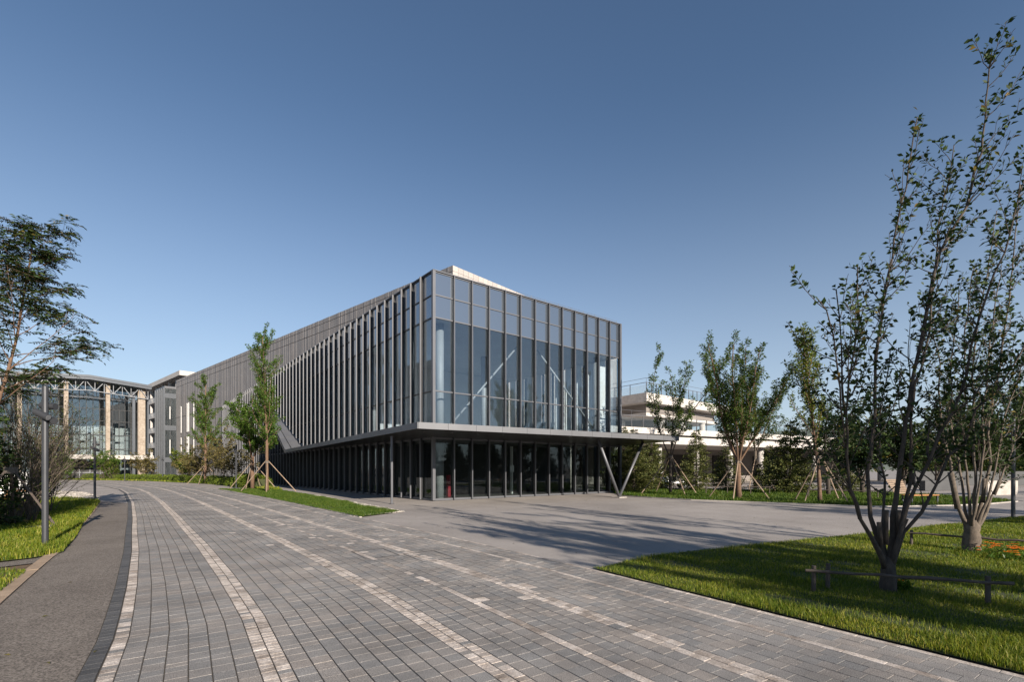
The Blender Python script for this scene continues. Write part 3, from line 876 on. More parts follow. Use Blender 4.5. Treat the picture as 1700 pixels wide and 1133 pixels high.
# ================================================================== stone-clad block behind
blk = empty('stone_block', (MC.x, MC.y, 0), ANG_M)
tag(blk, 'tall windowless block clad in ribbed grey stone behind the glass pavilion', 'building')
BH = 20.4; BL = 86.8; BW = 30.0
mb = MB(); mb.box(.0, BW, .0, BL, 0, BH - .05); mb.build('wall', M['clad_gap'], blk)
# long face ribs (x = 0 plane, outwards -x)
mb = MB(); k = 0
bands = [(0, 12.45), (12.52, 18.86), (18.93, 19.84), (19.9, BH)]
y = 0.0
prr = random.Random(8)
while y < BL - .05:
    w = prr.choice([.28, .28, .33, .22]); d = prr.choice([.05, .05, .075])
    for z0, z1 in bands:
        mb.box(-d, -.001, y + .015, min(BL, y + w - .015), z0, z1, bottom=False)
    y += w
o = mb.build('ribbed_panels', M['clad'], blk); o['kind'] = 'stuff'
# short face tiles (y = 0 plane, outwards -y)
mbt = MB(); mbt.box(-.01, .64 - .02, -.06, -.001, 0, .48); tm = mbt.mesh('stone_tile', M['tile'])
for r in range(5):
    for c in range(30):
        link('stone_tile', tm, blk, (-.05 + c * .655, 0, BH - .5 - r * .51))
mb = MB()
mb.box(-.05, BW, -.05, -.001, 0, BH - 2.6); mb.build('lower_cladding', M['tile'], blk)
# slot windows with white reveals near the far end
for yy, zs in ((74.8, ((2.2, 8.2), (9.0, 14.6), (15.4, 0))), (78.0, ((2.2, 8.2), (9.2, 14.9))), (79.0, ((2.2, 8.2), (9.2, 14.9))), (83.0, ((2.2, 8.2), (9.2, 14.6)))):
    for z0, z1 in zs:
        if z1 <= z0: continue
        mb = MB(); mb.box(-.16, -.08, yy - .06, yy + .42, z0, z1); w = mb.build('window', M['white'], blk)
        mb = MB(); mb.box(-.17, -.15, yy + .0, yy + .3, z0 + .1, z1 - .1); mb.build('pane', M['metal_black'], w)
# glazed stair bay at the far end
bay = empty('stair_bay', parent=blk)
BYY = BL + .0
mb = MB(); mb.box(-2.0, 0, BYY, BYY + 7, 0, 18.6); mb.build('bay_core', M['interior_dark'], bay)
mb = MB(); mb.box(-2.08, .2, BYY - .06, BYY + 7.1, 18.6, 19.0); mb.build('bay_coping', M['metal'], bay)
for z0, z1 in ((0, 3.2), (4.2, 9.8), (10.9, 16.9), (17.2, 18.5)):
    for q in range(2):
        mb = MB(); mb.box(-2 + q * 1.0 + .04, -2 + (q + 1) * 1.0 - .04, BYY - .05, BYY - .02, z0, z1); mb.build('pane', M['glass_hall'], bay)
for z in (3.7, 10.35, 17.05):
    mb = MB(); mb.box(-2.05, 0.0, BYY - .09, BYY - .051, z - .5, z + .5); mb.build('spandrel_band', M['steel'], bay)
for q in range(5):
    mb = MB(); mb.box(-2.3, -2.001, BYY + q * 1.65, BYY + q * 1.65 + .12, 0, 18.7); mb.build('bay_fin', M['steel'], bay)
mb = MB(); mb.box(-1.2, -1.1, BYY - .12, BYY - .092, 12.2, 14.8); mb.build('light_strip', M['white'], bay)
mb = MB(); mb.box(-1.2, -1.1, BYY - .12, BYY - .092, 5.0, 7.9); mb.build('light_strip', M['white'], bay)

# ================================================================== far left: gabled glass hall
HA = Vector((-78.0, 85.0, 0))
hall = empty('glass_hall', HA, ANG_M)
tag(hall, 'tall gabled glass hall with pale brick columns and steel roof trusses', 'building')
X0, X1, XR = -9.5, 11.3, 2.65
def roof_z(x): return 18.5 - abs(x - XR) * .08
mb = MB()
def gable_slab(mb, x0, x1, y0, y1, dz0, dz1):
    xs = [x0, XR, x1]; i = len(mb.v)
    for y in (y0, y1):
        for x in xs: mb.v.append((x, y, roof_z(x) + dz0))
        for x in xs: mb.v.append((x, y, roof_z(x) + dz1))
    for f in ((0,1,4,3),(1,2,5,4),(9,10,7,6),(10,11,8,7),(3,4,10,9),(4,5,11,10),(0,6,7,1),(1,7,8,2),(0,3,9,6),(2,8,11,5)):
        mb.f.append(tuple(i + k for k in f)); mb.m.append(0)
gable_slab(mb, X0 - .9, X1 + .4, -1.6, 26, -.75, 0); mb.build('roof', M['steel'], hall)
mb = MB(); gable_slab(mb, X0 - .9, X1 + .4, -1.7, -1.6, -.35, .03); mb.build('roof_edge', M['steel'], hall)
# brick columns
for x, w in ((-6.0, .55), (-.3, .58), (5.4, .58), (10.4, 1.1)):
    mb = MB(); mb.box(x - w/2, x + w/2, -.4, .35, 0, roof_z(x) - .8); c = mb.build('brick_column', M['brick'], hall)
    mb = MB(); mb.box(x - w/2 - .12, x + w/2 + .12, -.5, .36, 0, .6); mb.build('column_base', M['cream'], c)
for x in (9.2, ):
    mb = MB(); mb.box(x - .22, x + .22, -.3, .1, 0, 16.4); mb.build('steel_column', M['steel'], hall)
# truss
mb = MB()
xs = [X0 + k * (X1 - X0) / 16 for k in range(17)]
for k in range(16):
    a, b = xs[k], xs[k+1]
    lo = lambda x: roof_z(x) - 2.6; hi = lambda x: roof_z(x) - .75
    if k % 2 == 0: mb.bar((a, -.7, lo(a)), (b, -.7, hi(b)), .1, .1)
    else: mb.bar((a, -.7, hi(a)), (b, -.7, lo(b)), .1, .1)
    mb.bar((b, -.7, lo(b)), (b, -.7, hi(b)), .09, .09)
mb.bar((X0, -.7, roof_z(X0) - 2.6), (XR, -.7, roof_z(XR) - 2.6), .12, .12); mb.bar((XR, -.7, roof_z(XR) - 2.6), (X1, -.7, roof_z(X1) - 2.6), .12, .12)
mb.build('roof_truss', M['steel_light'], hall)
mb = MB()
for k in range(16):
    a, b = xs[k], xs[k+1]
    mb.bar((a, 1.2 + .9 * (k % 2), 15.0), (b, 1.2 + .9 * ((k + 1) % 2), 14.6), .09, .09)
for y in (1.2, 2.1): mb.bar((X0, y, 14.8), (X1, y, 14.8), .1, .1)
mb.build('inner_truss', M['steel'], hall)
# glass wall set back
GY = 3.0; nb = 22; bw = (X1 - X0) / nb
zr = [0.0, 3.3, 5.6, 8.2, 10.8, 13.0, 15.2, 17.2]
pr = random.Random(9); PMH = {}
for j in range(len(zr) - 1):
    PMH[j] = pane_mesh(bw - .06, zr[j+1] - zr[j] - .06, M['glass_hall'])
    for i in range(nb):
        x = X0 + (i + .5) * bw
        link('pane', PMH[j], hall, (x, GY, (zr[j] + zr[j+1]) / 2), (pr.gauss(0, .004), 0, pr.gauss(0, .004)))
for i in range(nb + 1):
    x = X0 + i * bw; mb = MB(); mb.box(x - .04, x + .04, GY - .12, GY - .02, 0, min(17.4, roof_z(x) - .8)); mb.build('mullion', M['metal_black'], hall)
for z in zr[1:-1]:
    mb = MB(); mb.box(X0, X1, GY - .1, GY - .021, z - .05, z + .05); mb.build('transom', M['metal_black'], hall)
# inside: pale walls and stairs of white screens
mb = MB(); mb.box(X0, X1, 16, 16.3, 0, 17); mb.build('back_wall', M['interior'], hall)
mb = MB(); mb.box(X1 + .05, X1 + .3, 0, 24, 0, 16); mb.build('side_wall', M['steel'], hall)
mb = MB(); mb.box(X0 - .3, X0 - .05, 0, 24, 0, 16); mb.build('side_wall', M['steel'], hall)
for k in range(9):
    x = -7.0 + k * 1.75
    mb = MB(); mb.box(x, x + 1.3, 3.3, 3.4, 4.4, 6.6); mb.box(x, x + 1.3, 3.3, 3.4, 7.0, 9.6); mb.build('white_screen', M['white'], hall)
mb = MB(); mb.box(X0, X1, 4.6, 8, 4.2, 4.6); mb.build('gallery', M['interior'], hall)
# entrance canopy band and doors
mb = MB(); mb.box(-2.5, 11.9, -2.2, 2.8, 3.55, 4.3); mb.build('entrance_canopy', M['concrete'], hall)
mb = MB(); mb.box(.3, 6.4, GY - .3, GY - .13, 0, 3.2); d = mb.build('entrance_doors', M['metal_black'], hall)
for k in range(5):
    mb = MB(); mb.box(.3 + k * 1.45, .42 + k * 1.45, GY - .36, GY - .301, 0, 2.6); mb.build('door_post', M['steel_light'], d)
mb = MB(); mb.box(.3, 6.4, GY - .35, GY - .302, 1.05, 1.2); mb.build('door_rail', M['steel_light'], d)

# balcony wing between hall and stone block
WC = Vector((-77.0, 112.0, 0))
wing = empty('balcony_wing', WC, ANG_M)
tag(wing, 'balcony wing with a flat overhanging roof behind the stone block', 'building')
mb = MB(); mb.box(2.0, 22, 2, 45, 0, 23.6); mb.build('wall', M['interior_dark'], wing)
mb = MB(); mb.box(0, 26, 0, 47, 23.6, 24.7); mb.build('roof_slab', M['concrete'], wing)
for z in (19.8, 15.8, 11.8, 7.8, 3.8):
    mb = MB(); mb.box(.6, 2.0, 6, 46, z - .35, z); s = mb.build('balcony', M['concrete'], wing)
    mb = MB()
    for k in range(60): mb.box(.62, .68, 6.2 + k * .66, 6.45 + k * .66, z, z + 1.05)
    mb.box(.6, .7, 6, 46, z + 1.05, z + 1.13); mb.build('railing', M['steel_light'], s)
for y in (6, 12, 18, 24, 30, 36, 42):
    mb = MB(); mb.box(.8, 1.3, y, y + .5, 0, 23.6); mb.build('pier', M['concrete'], wing)

# pale stone building left of the frame, mirrored in the pavilion glass
side = empty('stone_office', (-92, 38, 0), math.radians(35)); tag(side, 'pale ribbed stone office seen mirrored in the left glass wall', 'building')
mb = MB(); mb.box(0, 26, 0, 16, 0, 13); mb.build('wall', M['interior_dark'], side)
for k in range(32):
    mb = MB(); mb.box(k * .82, k * .82 + .5, -.3, -.01, 13.8, 24); mb.build('stone_rib', M['cream'], side)
mb = MB(); mb.box(0, 26.2, 0, 16, 13.0, 24); mb.build('upper_wall', M['cream'], side)
mb = MB(); mb.box(-.3, 26.4, -.9, 16, 12.4, 13.7); mb.build('ledge', M['concrete'], side)
for k in range(8):
    mb = MB(); mb.box(k * 3.3 + .4, k * 3.3 + 2.9, -.06, -.01, 1, 12); mb.build('window', M['glass_hall'], side)

# ================================================================== right background: concrete deck building
dk = Vector((.88, .475)).normalized()
angD = math.atan2(dk.y, dk.x)
D0 = at(1122.6, 724.2, 50.0)
deck = empty('concrete_deck_building', (D0.x, D0.y, 0), angD)
tag(deck, 'pale concrete terraced building with round columns and glass railings', 'building')
DI = (Matrix.Translation((D0.x, D0.y, 0)) @ Matrix.Rotation(angD, 4, 'Z')).inverted()
zl0, zg0, zg1, zl1 = 4.3, 5.05, 5.25, 5.85
mb = MB(); mb.box(-16, 52, 0, 22, zl0, zg0); mb.build('lower_fascia', M['concrete'], deck)
mb = MB(); mb.box(-16, 52, .25, 22, zg0, zg1); mb.build('shadow_gap', M['deep'], deck)
mb = MB(); mb.box(-16, 52, -.1, 22, zg1, zl1); mb.build('upper_fascia', M['concrete'], deck)
for k in range(-2, 9):
    x = -1.2 + k * 5.6
    mb = MB(); mb.tube([(x, 1.3, 0), (x, 1.3, zl0)], .36, 18); mb.build('round_column', M['concrete'], deck, smooth=True)
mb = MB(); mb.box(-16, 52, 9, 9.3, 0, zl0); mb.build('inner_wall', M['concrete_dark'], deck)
for k in range(5):
    x = -9 + k * 8.5
    mb = MB(); mb.box(x, x + 4.4, 8.85, 8.995, 0, 3.6); mb.build('dark_opening', M['deep'], deck)
def railing(parent, a, b, z, n, h=1.15):
    a = Vector((a[0], a[1], 0)); b = Vector((b[0], b[1], 0)); d = (b - a) / n; u = d.normalized()
    r = empty('railing', parent=parent)
    for k in range(n + 1):
        p = a + d * k; mb = MB(); mb.bar((p.x, p.y, z), (p.x, p.y, z + h), .07, .05, up=(u.x, u.y, 0)); mb.build('post', M['metal'], r)
        if k < n:
            q = a + d * (k + 1) - u * .06; p2 = p + u * .06
            mb = MB(); mb.bar((p2.x, p2.y, z + .52), (q.x, q.y, z + .52), .02, .85); mb.build('pane', M['glass_rail'], r)
    mb = MB(); mb.bar((a.x, a.y, z + h + .03), (b.x, b.y, z + h + .03), .06, .05); mb.tube([(a.x, a.y, z + h + .5), (b.x, b.y, z + h + .5)], .02, 5); mb.build('top_rail', M['metal'], r)
    for k in range(0, n + 1, 3):
        p = a + d * k; mb = MB(); mb.tube([(p.x, p.y, z + h), (p.x, p.y, z + h + .5)], .015, 5); mb.build('wire_post', M['metal'], r)
railing(deck, (-15, .25), (40, .25), zl1, 36)
# upper pavilion with overhanging roof slab
c1 = DI @ at(1073.4, 668, 51.0); c2 = DI @ at(1214.5, 697, 63.0); c0 = DI @ at(985, 668, 58.0)
z0u, z1u = 8.85, 9.85
def plan(pts, z0, z1, nm, mat):
    mb = MB(); mb.prism([(p[0], p[1]) for p in pts], z0, z1); return mb.build(nm, mat, deck)
e = (c2 - c1); e.z = 0; perp = Vector((-e.y, e.x, 0)).normalized()
left = c0 - c1; left.z = 0
P0 = c1; P1 = c2; P2 = c2 + perp * 14; P3 = c1 + left * 1.0 + perp * 6
plan([P0, P1, P2, P3], z0u, z1u, 'roof_slab', M['concrete'])
inn = lambda p, k: p + ((P0 + P1 + P2 + P3) / 4 - p) * k
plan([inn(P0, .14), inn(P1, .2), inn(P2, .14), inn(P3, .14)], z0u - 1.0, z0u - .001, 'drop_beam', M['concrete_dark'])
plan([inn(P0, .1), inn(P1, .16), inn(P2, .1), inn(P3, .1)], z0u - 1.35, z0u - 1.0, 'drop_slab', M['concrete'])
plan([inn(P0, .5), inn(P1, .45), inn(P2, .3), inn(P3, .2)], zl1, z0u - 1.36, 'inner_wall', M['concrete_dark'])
for k, s in enumerate((.2, .5, .8)):
    p = inn(P0.lerp(P1, s), .2); mb = MB(); mb.tube([(p.x, p.y, zl1), (p.x, p.y, z0u - 1.34)], .34, 18); mb.build('round_column', M['concrete'], deck, smooth=True)
p = inn(P0.lerp(P3, .3), .2); mb = MB(); mb.tube([(p.x, p.y, zl1), (p.x, p.y, z0u - 1.34)], .34, 18); mb.build('round_column', M['concrete'], deck, smooth=True)
railing(deck, inn(P0, .06), inn(P0.lerp(P1, .78), .04), z1u, 15)
railing(deck, inn(P3, .06), inn(P0, .06), z1u, 6)

# pale path and low walls behind the trees
sheet('path', [tuple(gp(x, y)[:2]) for x, y in [(1000,811.5),(1100,813.2),(1240,815),(1400,817),(1560,823.5),(1700,832),(1700,822),(1400,813),(1100,810),(1000,809)]], -0.005, M['asphalt'])['label'] = 'pale paved path behind the staked trees'
def wall_block(a, b, z1, th, nm, lab, mat):
    A, B = gp(*a), gp(*b); d = (B - A); n = Vector((-d.y, d.x, 0)).normalized() * th
    mb = MB(); mb.prism([A - A, B - A, B - A + n, n], 0, z1); o = mb.build(nm, M[mat], None, A); tag(o, lab, 'wall'); return o
wall_block((1536, 815.5), (1590, 814.5), .8, .4, 'low_wall', 'dark low stone block left of the pale concrete block', 'fence')
wall_block((1640, 823), (1690, 822), .95, .5, 'low_wall', 'pale concrete block wall right of the second multi-stemmed tree', 'kerb_grey')
wall_block((1520, 806), (1760, 806.5), 1.5, .3, 'garden_wall', 'long grey garden wall in front of the dark trees', 'fence')
# hills
mb = MB(); hr = random.Random(2)
xs = [400 + k * 90 for k in range(26)]
ht = [60 + 95 * math.exp(-((x - 1150) / 420) ** 2) + hr.uniform(-7, 7) for x in xs]
for k in range(25):
    mb.face([(xs[k], 1500, -2), (xs[k+1], 1500, -2), (xs[k+1], 1700, ht[k+1]), (xs[k], 1700, ht[k])])
    mb.face([(xs[k], 1700, ht[k]), (xs[k+1], 1700, ht[k+1]), (xs[k+1], 2300, -2), (xs[k], 2300, -2)])
o = mb.build('hills', M['hill'], smooth=True); o['kind'] = 'structure'

# ================================================================== lamp posts
def lamp(base, H, label, rz=0.0):
    r = empty('lamp_post', base, rz); tag(r, label, 'lamp post', 'grey spotlight lamp posts')
    mb = MB(); mb.tube([(0, 0, 0), (0, 0, H)], .058, 16); mb.build('pole', M['lamp_metal'], r)
    mb = MB(); mb.tube([(0, 0, 0), (0, 0, .03)], .12, 16); mb.build('base_plate', M['lamp_metal'], r)
    for z, a, tilt in ((H - .42, 200, -.1), (H - .72, 175, .32), (H - .62, 20, .45)):
        aa = math.radians(a); d = Vector((math.cos(aa), math.sin(aa), 0)); s = Vector((-d.y, d.x, 0))
        c = Vector((0, 0, z)) + s * -.10
        ax = (d * math.cos(tilt) + Vector((0, 0, -math.sin(tilt)))) if a != 175 else (d * math.cos(tilt) + Vector((0, 0, math.sin(tilt))))
        mb = MB(); mb.tube([c - ax * .13, c + ax * .17], .072, 16); sp_ = mb.build('spotlight', M['lamp_metal'], r)
        mb = MB(); mb.tube([c + ax * .171, c + ax * .176], .06, 16); mb.build('lens', M['steel_light'], sp_)
        mb = MB(); mb.bar(c, Vector((0, 0, z)), .05, .05); mb.build('bracket', M['metal_black'], r)
    return r
lamp(gp(75, 909), 3.52, 'grey lamp post with spotlights nearest on the left lawn', -.3)
lamp(gp(157.4, 831), 3.5, 'grey lamp post at the pebble bed by the footpath bend', -.3)
lamp(gp(207, 799.5), 3.6, 'thin lamp post in the hedge before the glass hall', .5)
lamp(gp(270, 799.5), 3.75, 'thin lamp post at the hedge before the stair bay', .5)
lamp(gp(392, 811.5), 3.9, 'thin lamp post beside the paired staked trees', .5)
lamp(gp(1682, 860), 3.6, 'dark lamp post at the right edge behind the second multi-stemmed tree', .2)

# ================================================================== rustic rails
def rail(label, a, b, posts, hz):
    A, B = gp(*a), gp(*b)
    r = empty('rustic_rail', A); tag(r, label, 'rail', 'rustic wooden lawn rails')
    pts = [Vector((0, 0, hz))]
    n = 8
    for k in range(1, n + 1):
        p = (B - A) * (k / n); p.z = hz + random.uniform(-.012, .012); pts.append(p)
    mb = MB(); mb.tube(pts, [.022 + random.uniform(-.003, .003) for _ in pts], 9); mb.build('rail', M['rail_wood'], r)
    for u, off in posts:
        p = (B - A) * u
        n_ = Vector((-(B - A).y, (B - A).x, 0)).normalized() * off
        mb = MB(); mb.tube([p + n_ + Vector((0, 0, -.05)), p + n_ + Vector((0.004, 0, hz + .06))], [.03, .027], 9); mb.build('post', M['rail_wood'], r)
rail('dark wooden rail on short posts in front of the nearest multi-stemmed tree', (1337, 985), (1683, 1012), ((.05, .06), (.15, .3), (.9, .06)), .31)
rail('dark wooden rail passing behind the second multi-stemmed tree', (1508, 908), (1760, 930), ((.02, .06), (.97, .06)), .30)
# low rails under the staked trees
rail('thin grey rail under the left staked trees beyond the plaza', (1170, 822), (1280, 823.5), ((.02, .05), (.35, .05), (.7, .05), (.98, .05)), .55)
rail('thin grey rail under the yellow green staked tree', (1340, 828), (1460, 831), ((.02, .05), (.5, .05), (.98, .05)), .5)

# ================================================================== wooden lounge bench
bb = gp(1540, 838)
bench = empty('lounge_bench', bb, math.radians(12)); tag(bench, 'slatted wooden lounge bench with orange seat across the plaza road', 'bench')
for k in range(4):
    mb = MB(); mb.box(-.9, .75, .02 + k * .14, .13 + k * .14, .42, .46); mb.build('seat_slat', M['bench_wood'], bench)
for k in range(8):
    mb = MB(); z = .5 + k * .09; mb.box(-1.25 - k * .035, -.35 - k * .02, .62 + k * .03, .65 + k * .03, z, z + .07); mb.build('back_slat', M['pole_wood'], bench)
for x in (-.85, .7):
    mb = MB(); mb.box(x - .03, x + .03, .05, .11, 0, .42); mb.build('leg', M['steel'], bench)
    mb = MB(); mb.box(x - .03, x + .03, .5, .56, 0, .42); mb.build('leg', M['steel'], bench)

# ================================================================== small white utility cart under the deck
cb = gp(1118, 811.2)
cart = empty('utility_cart', cb, math.radians(8)); tag(cart, 'small white flatbed utility cart parked under the concrete deck', 'cart')
mb = MB(); mb.box(-1.5, 1.4, -.55, .55, .45, .62); mb.build('bed', M['white'], cart)
mb = MB(); mb.box(-1.5, -.7, -.5, .5, .62, 1.05); mb.box(-1.45, -1.2, -.48, .48, 1.05, 1.5); mb.build('cab', M['white'], cart)
mb = MB(); mb.bar((-1.3, -.4, 1.5), (-1.0, -.4, 1.75), .04, .04); mb.bar((-1.0, -.4, 1.75), (-1.0, .4, 1.75), .04, .04); mb.build('handlebar', M['metal_black'], cart)
for x in (-1.05, .9):
    for y in (-.58, .5):
        mb = MB(); mb.tube([(x, y, .3), (x, y + .1, .3)], .3, 16); w = mb.build('wheel', M['tyre'], cart)
        mb = MB(); mb.tube([(x, y - .01, .3), (x, y + .11, .3)], .13, 12); mb.build('hub', M['steel_light'], w)
# white planter block and orange seat at far left
pl = gp(20, 821); o = MB().box(-.9, .9, -.4, .4, 0, 1.5).build('white_block', M['white'], None, pl, (0, 0, .5)); tag(o, 'white rendered block behind the twiggy shrub at left', 'block')
MBo = MB(); MBo.box(-.7, .7, -.3, .3, .35, .45); MBo.box(-.6, -.5, -.2, .2, 0, .35); MBo.box(.5, .6, -.2, .2, 0, .35)
o = MBo.build('low_seat', M['bench_wood'], None, gp(33, 826), (0, 0, .5)); tag(o, 'low orange wooden seat behind the twiggy shrub at left', 'seat')
rk = gp(70, 879)
mb = MB(); mb.prism([(-.28, -.2), (.3, -.18), (.22, .16), (-.12, .2)], 0, .1); o = mb.build('rock', M['rock'], None, rk); tag(o, 'flat grey rock in the left lawn behind the lamp post', 'rock')

# ================================================================== vegetation
def unit(v): return v / np.maximum(1e-9, np.linalg.norm(v, axis=-1, keepdims=True))

def leaf_mesh(name, P, D, L, W, mat, rng, droop=0.25, flat=0.5):
    """one bent quad per leaf"""
    n = len(P)
    D = unit(D)
    R = unit(rng.normal(0, 1, (n, 3)) * flat + np.array([0, 0, 1.0]) * (1 - flat))
    S = unit(np.cross(D, R)); 
    L = L[:, None]; W = W[:, None]
    tip = P + D * L; tip[:, 2] -= (L[:, 0] * droop * rng.uniform(0, 1, n))
    mid = P + D * L * .5
    Nn = np.cross(S, D)
    V = np.stack([P, mid + S * W / 2 + Nn * W * .12, tip, mid - S * W / 2 + Nn * W * .12], 1).reshape(-1, 3)
    F = np.arange(n * 4).reshape(n, 4)
    return np_mesh(name, V, F, M[mat])

class Plant:
    def __init__(self, seed):
        self.rng = np.random.default_rng(seed); self.tubes = []; self.shoots = []
    def polyline(self, pts, r0, r1):
        n = len(pts); self.tubes.append((pts, [r0 + (r1 - r0) * (k / (n - 1)) ** .8 for k in range(n)]))
    def shoot(self, p, d, L, r, lvl, c):
        rng = self.rng
        n = max(3, int(L / c.get('seg', .25)) + 1)
        pts = [np.array(p, float)]; d = np.array(d, float)
        for i in range(n):
            d = d + rng.normal(0, c.get('wob', .12) * (c.get('w0', 1.0) if lvl == 0 else 1.0), 3) + np.array([0, 0, c['up'][min(lvl, len(c['up']) - 1)]])
            d = d / np.linalg.norm(d)
            pts.append(pts[-1] + d * L / n)
        self.polyline([tuple(q) for q in pts], r, max(.0025, r * .3))
        last = lvl >= c['levels']
        if not last:
            k = c['kids'][lvl]; t0 = c['t0'][lvl]
            for j in range(k):
                t = t0 + (1 - t0) * ((j + rng.uniform(.1, .9)) / k)
                x = t * n; i = min(n - 1, int(x)); q = pts[i] + (pts[i+1] - pts[i]) * (x - i)
                dd = (pts[i+1] - pts[i]); dd /= np.linalg.norm(dd)
                a = rng.uniform(0, 2 * np.pi) if lvl else (j * 2.4 + rng.uniform(-.5, .5))
                o = np.array([math.cos(a), math.sin(a), 0.0]); o = o - dd * o.dot(dd)
                o /= max(1e-6, np.linalg.norm(o)); ang = math.radians(c['ang'][lvl] + rng.normal(0, 11))
                cd = dd * math.cos(ang) + o * math.sin(ang)
                prof = c.get('prof', lambda u: 1 - .55 * u)((t - t0) / max(1e-6, 1 - t0)) if lvl == 0 else (1 - .5 * t)
                self.shoot(q, cd, L * c['ratio'][lvl] * prof * (rng.uniform(.45, 1.35) if lvl == 0 else rng.uniform(.75, 1.2)), max(.003, r * (1 - .7 * t) * c.get('thin', .55)), lvl + 1, c)
        if lvl >= c['leaf_lvl']:
            self.shoots.append((np.array(pts), lvl))
    def leaves(self, per_m, l, w, spread=.05, t0=.15, fwd=.5):
        rng = self.rng; Ps = []; Ds = []
        for pts, lvl in self.shoots:
            seg = np.linalg.norm(np.diff(pts, axis=0), axis=1); L = seg.sum(); n = rng.poisson(per_m * L)
            if n == 0: continue
            t = rng.uniform(t0, 1.03, n) * (len(pts) - 1); i = np.minimum(len(pts) - 2, t.astype(int))
            dd = pts[i+1] - pts[i]; q = pts[i] + dd * (t - i)[:, None]
            dd = unit(dd); o = rng.normal(0, 1, (n, 3)); o = unit(o - dd * (o * dd).sum(1)[:, None])
            Ps.append(q + o * rng.uniform(0, spread, n)[:, None]); Ds.append(o + dd * fwd + np.array([0, 0, .1]))
        if not Ps: return None
        P = np.concatenate(Ps); D = np.concatenate(Ds); n = len(P)
        return P, D, l * rng.uniform(.65, 1.25, n), w * rng.uniform(.7, 1.25, n)

def finish(pl, name, label, cat, base, mats, leafargs, group=None, sides=6, trunk_name='trunk', flat=.5, droop=.25, trunk_split=None):
    """thing at base with parts trunk and crown; geometry in world coordinates is moved to the base"""
    b = np.array(base, float)
    r = empty(name, base); tag(r, label, cat, group)
    mb = MB()
    for pts, rad in pl.tubes:
        n = 12 if rad[0] > .06 else sides if rad[0] > .02 else 4
        if rad[0] > .026: rad = [q * (1 + .07 * float(pl.rng.normal())) for q in rad]
        mb.tube([tuple(np.array(p) - b) for p in pts], rad, n, cap=rad[0] > .02)
    mb.build(trunk_name, M[mats[0]], r, smooth=True)
    lv = pl.leaves(**leafargs)
    if lv:
        P, D, L, W = lv
        me = leaf_mesh('crown', P - b, D, L, W, mats[1], pl.rng, droop, flat)
        link('crown', me, r)
    return r

# ---------------------------------------------------- the two multi-stemmed trees in front
def stem3(pxs, Y0, dY, rng):
    n = len(pxs); out = []
    for k, (x, y) in enumerate(pxs):
        u = k / (n - 1); out.append(tuple(at(x, y, Y0 + dY * u ** .9)))
    # resample with slight crookedness
    res = [out[0]]
    for a, b in zip(out[:-1], out[1:]):
        A, B = np.array(a), np.array(b); m = max(1, int(np.linalg.norm(B - A) / .22))
        for k in range(1, m + 1):
            p = A + (B - A) * k / m
            if k < m: p = p + rng.normal(0, .010, 3)
            res.append(tuple(p))
    return res

def multistem(seed, base, stems, stubs, trunk_px, trunk_r, name_label, cfg, leafargs, Y0, mats):
    pl = Plant(seed); rng = pl.rng
    tp = [tuple(at(x, y, Y0)) for x, y in trunk_px]
    pl.tubes.append((tp, trunk_r))
    for pxs, dY, r0 in stems:
        pts = stem3(pxs, Y0, dY, rng); r0 = r0 * .8
        pl.polyline(pts, r0, .007)
        q_ = pl.tubes[-1][1]; pl.tubes[-1] = (pts, [r * (1 + .75 * math.exp(-k / 1.6)) for k, r in enumerate(q_)])
        A = np.array(pts); n = len(A)
        tot = np.linalg.norm(np.diff(A, axis=0), axis=1).sum()
        k = int(tot * cfg['per_m'])
        for j in range(k):
            u = rng.uniform(cfg['u0'], 1.0); i = min(n - 2, int(u * (n - 1)))
            dd = A[i+1] - A[i]; dd /= np.linalg.norm(dd)
            a = rng.uniform(0, 2 * np.pi); o = np.array([math.cos(a), math.sin(a), 0]); ang = math.radians(rng.uniform(22, 60))
            cd = dd * math.cos(ang) + o * math.sin(ang)
            pl.shoot(A[i], cd, rng.uniform(.2, 1.45) * (1.2 - .8 * u) * cfg['len'], .010 * (1.2 - .6 * u), 1, cfg)
        pl.shoots.append((A[int(n * cfg['u0']):], 1))
    for (a, b, r) in stubs:
        A, B = at(*a, Y0 - .05), at(*b, Y0 - .08); pl.tubes.append(([A, A.lerp(B, .6), B], [r, r * .9, r * .95]))
    r = finish(pl, 'multi_stem_tree', name_label, 'tree', base, mats, leafargs, 'multi-stemmed trees on the foreground lawn', sides=7)
    return r
cfgT = dict(levels=2, kids=[0, 2], t0=[0, .25], ang=[0, 38], ratio=[0, .45], up=[.05, .10, .06], leaf_lvl=1, wob=.13, seg=.14, per_m=5.0, u0=.27, len=1.0)
bT1 = gp(1474.5, 984)
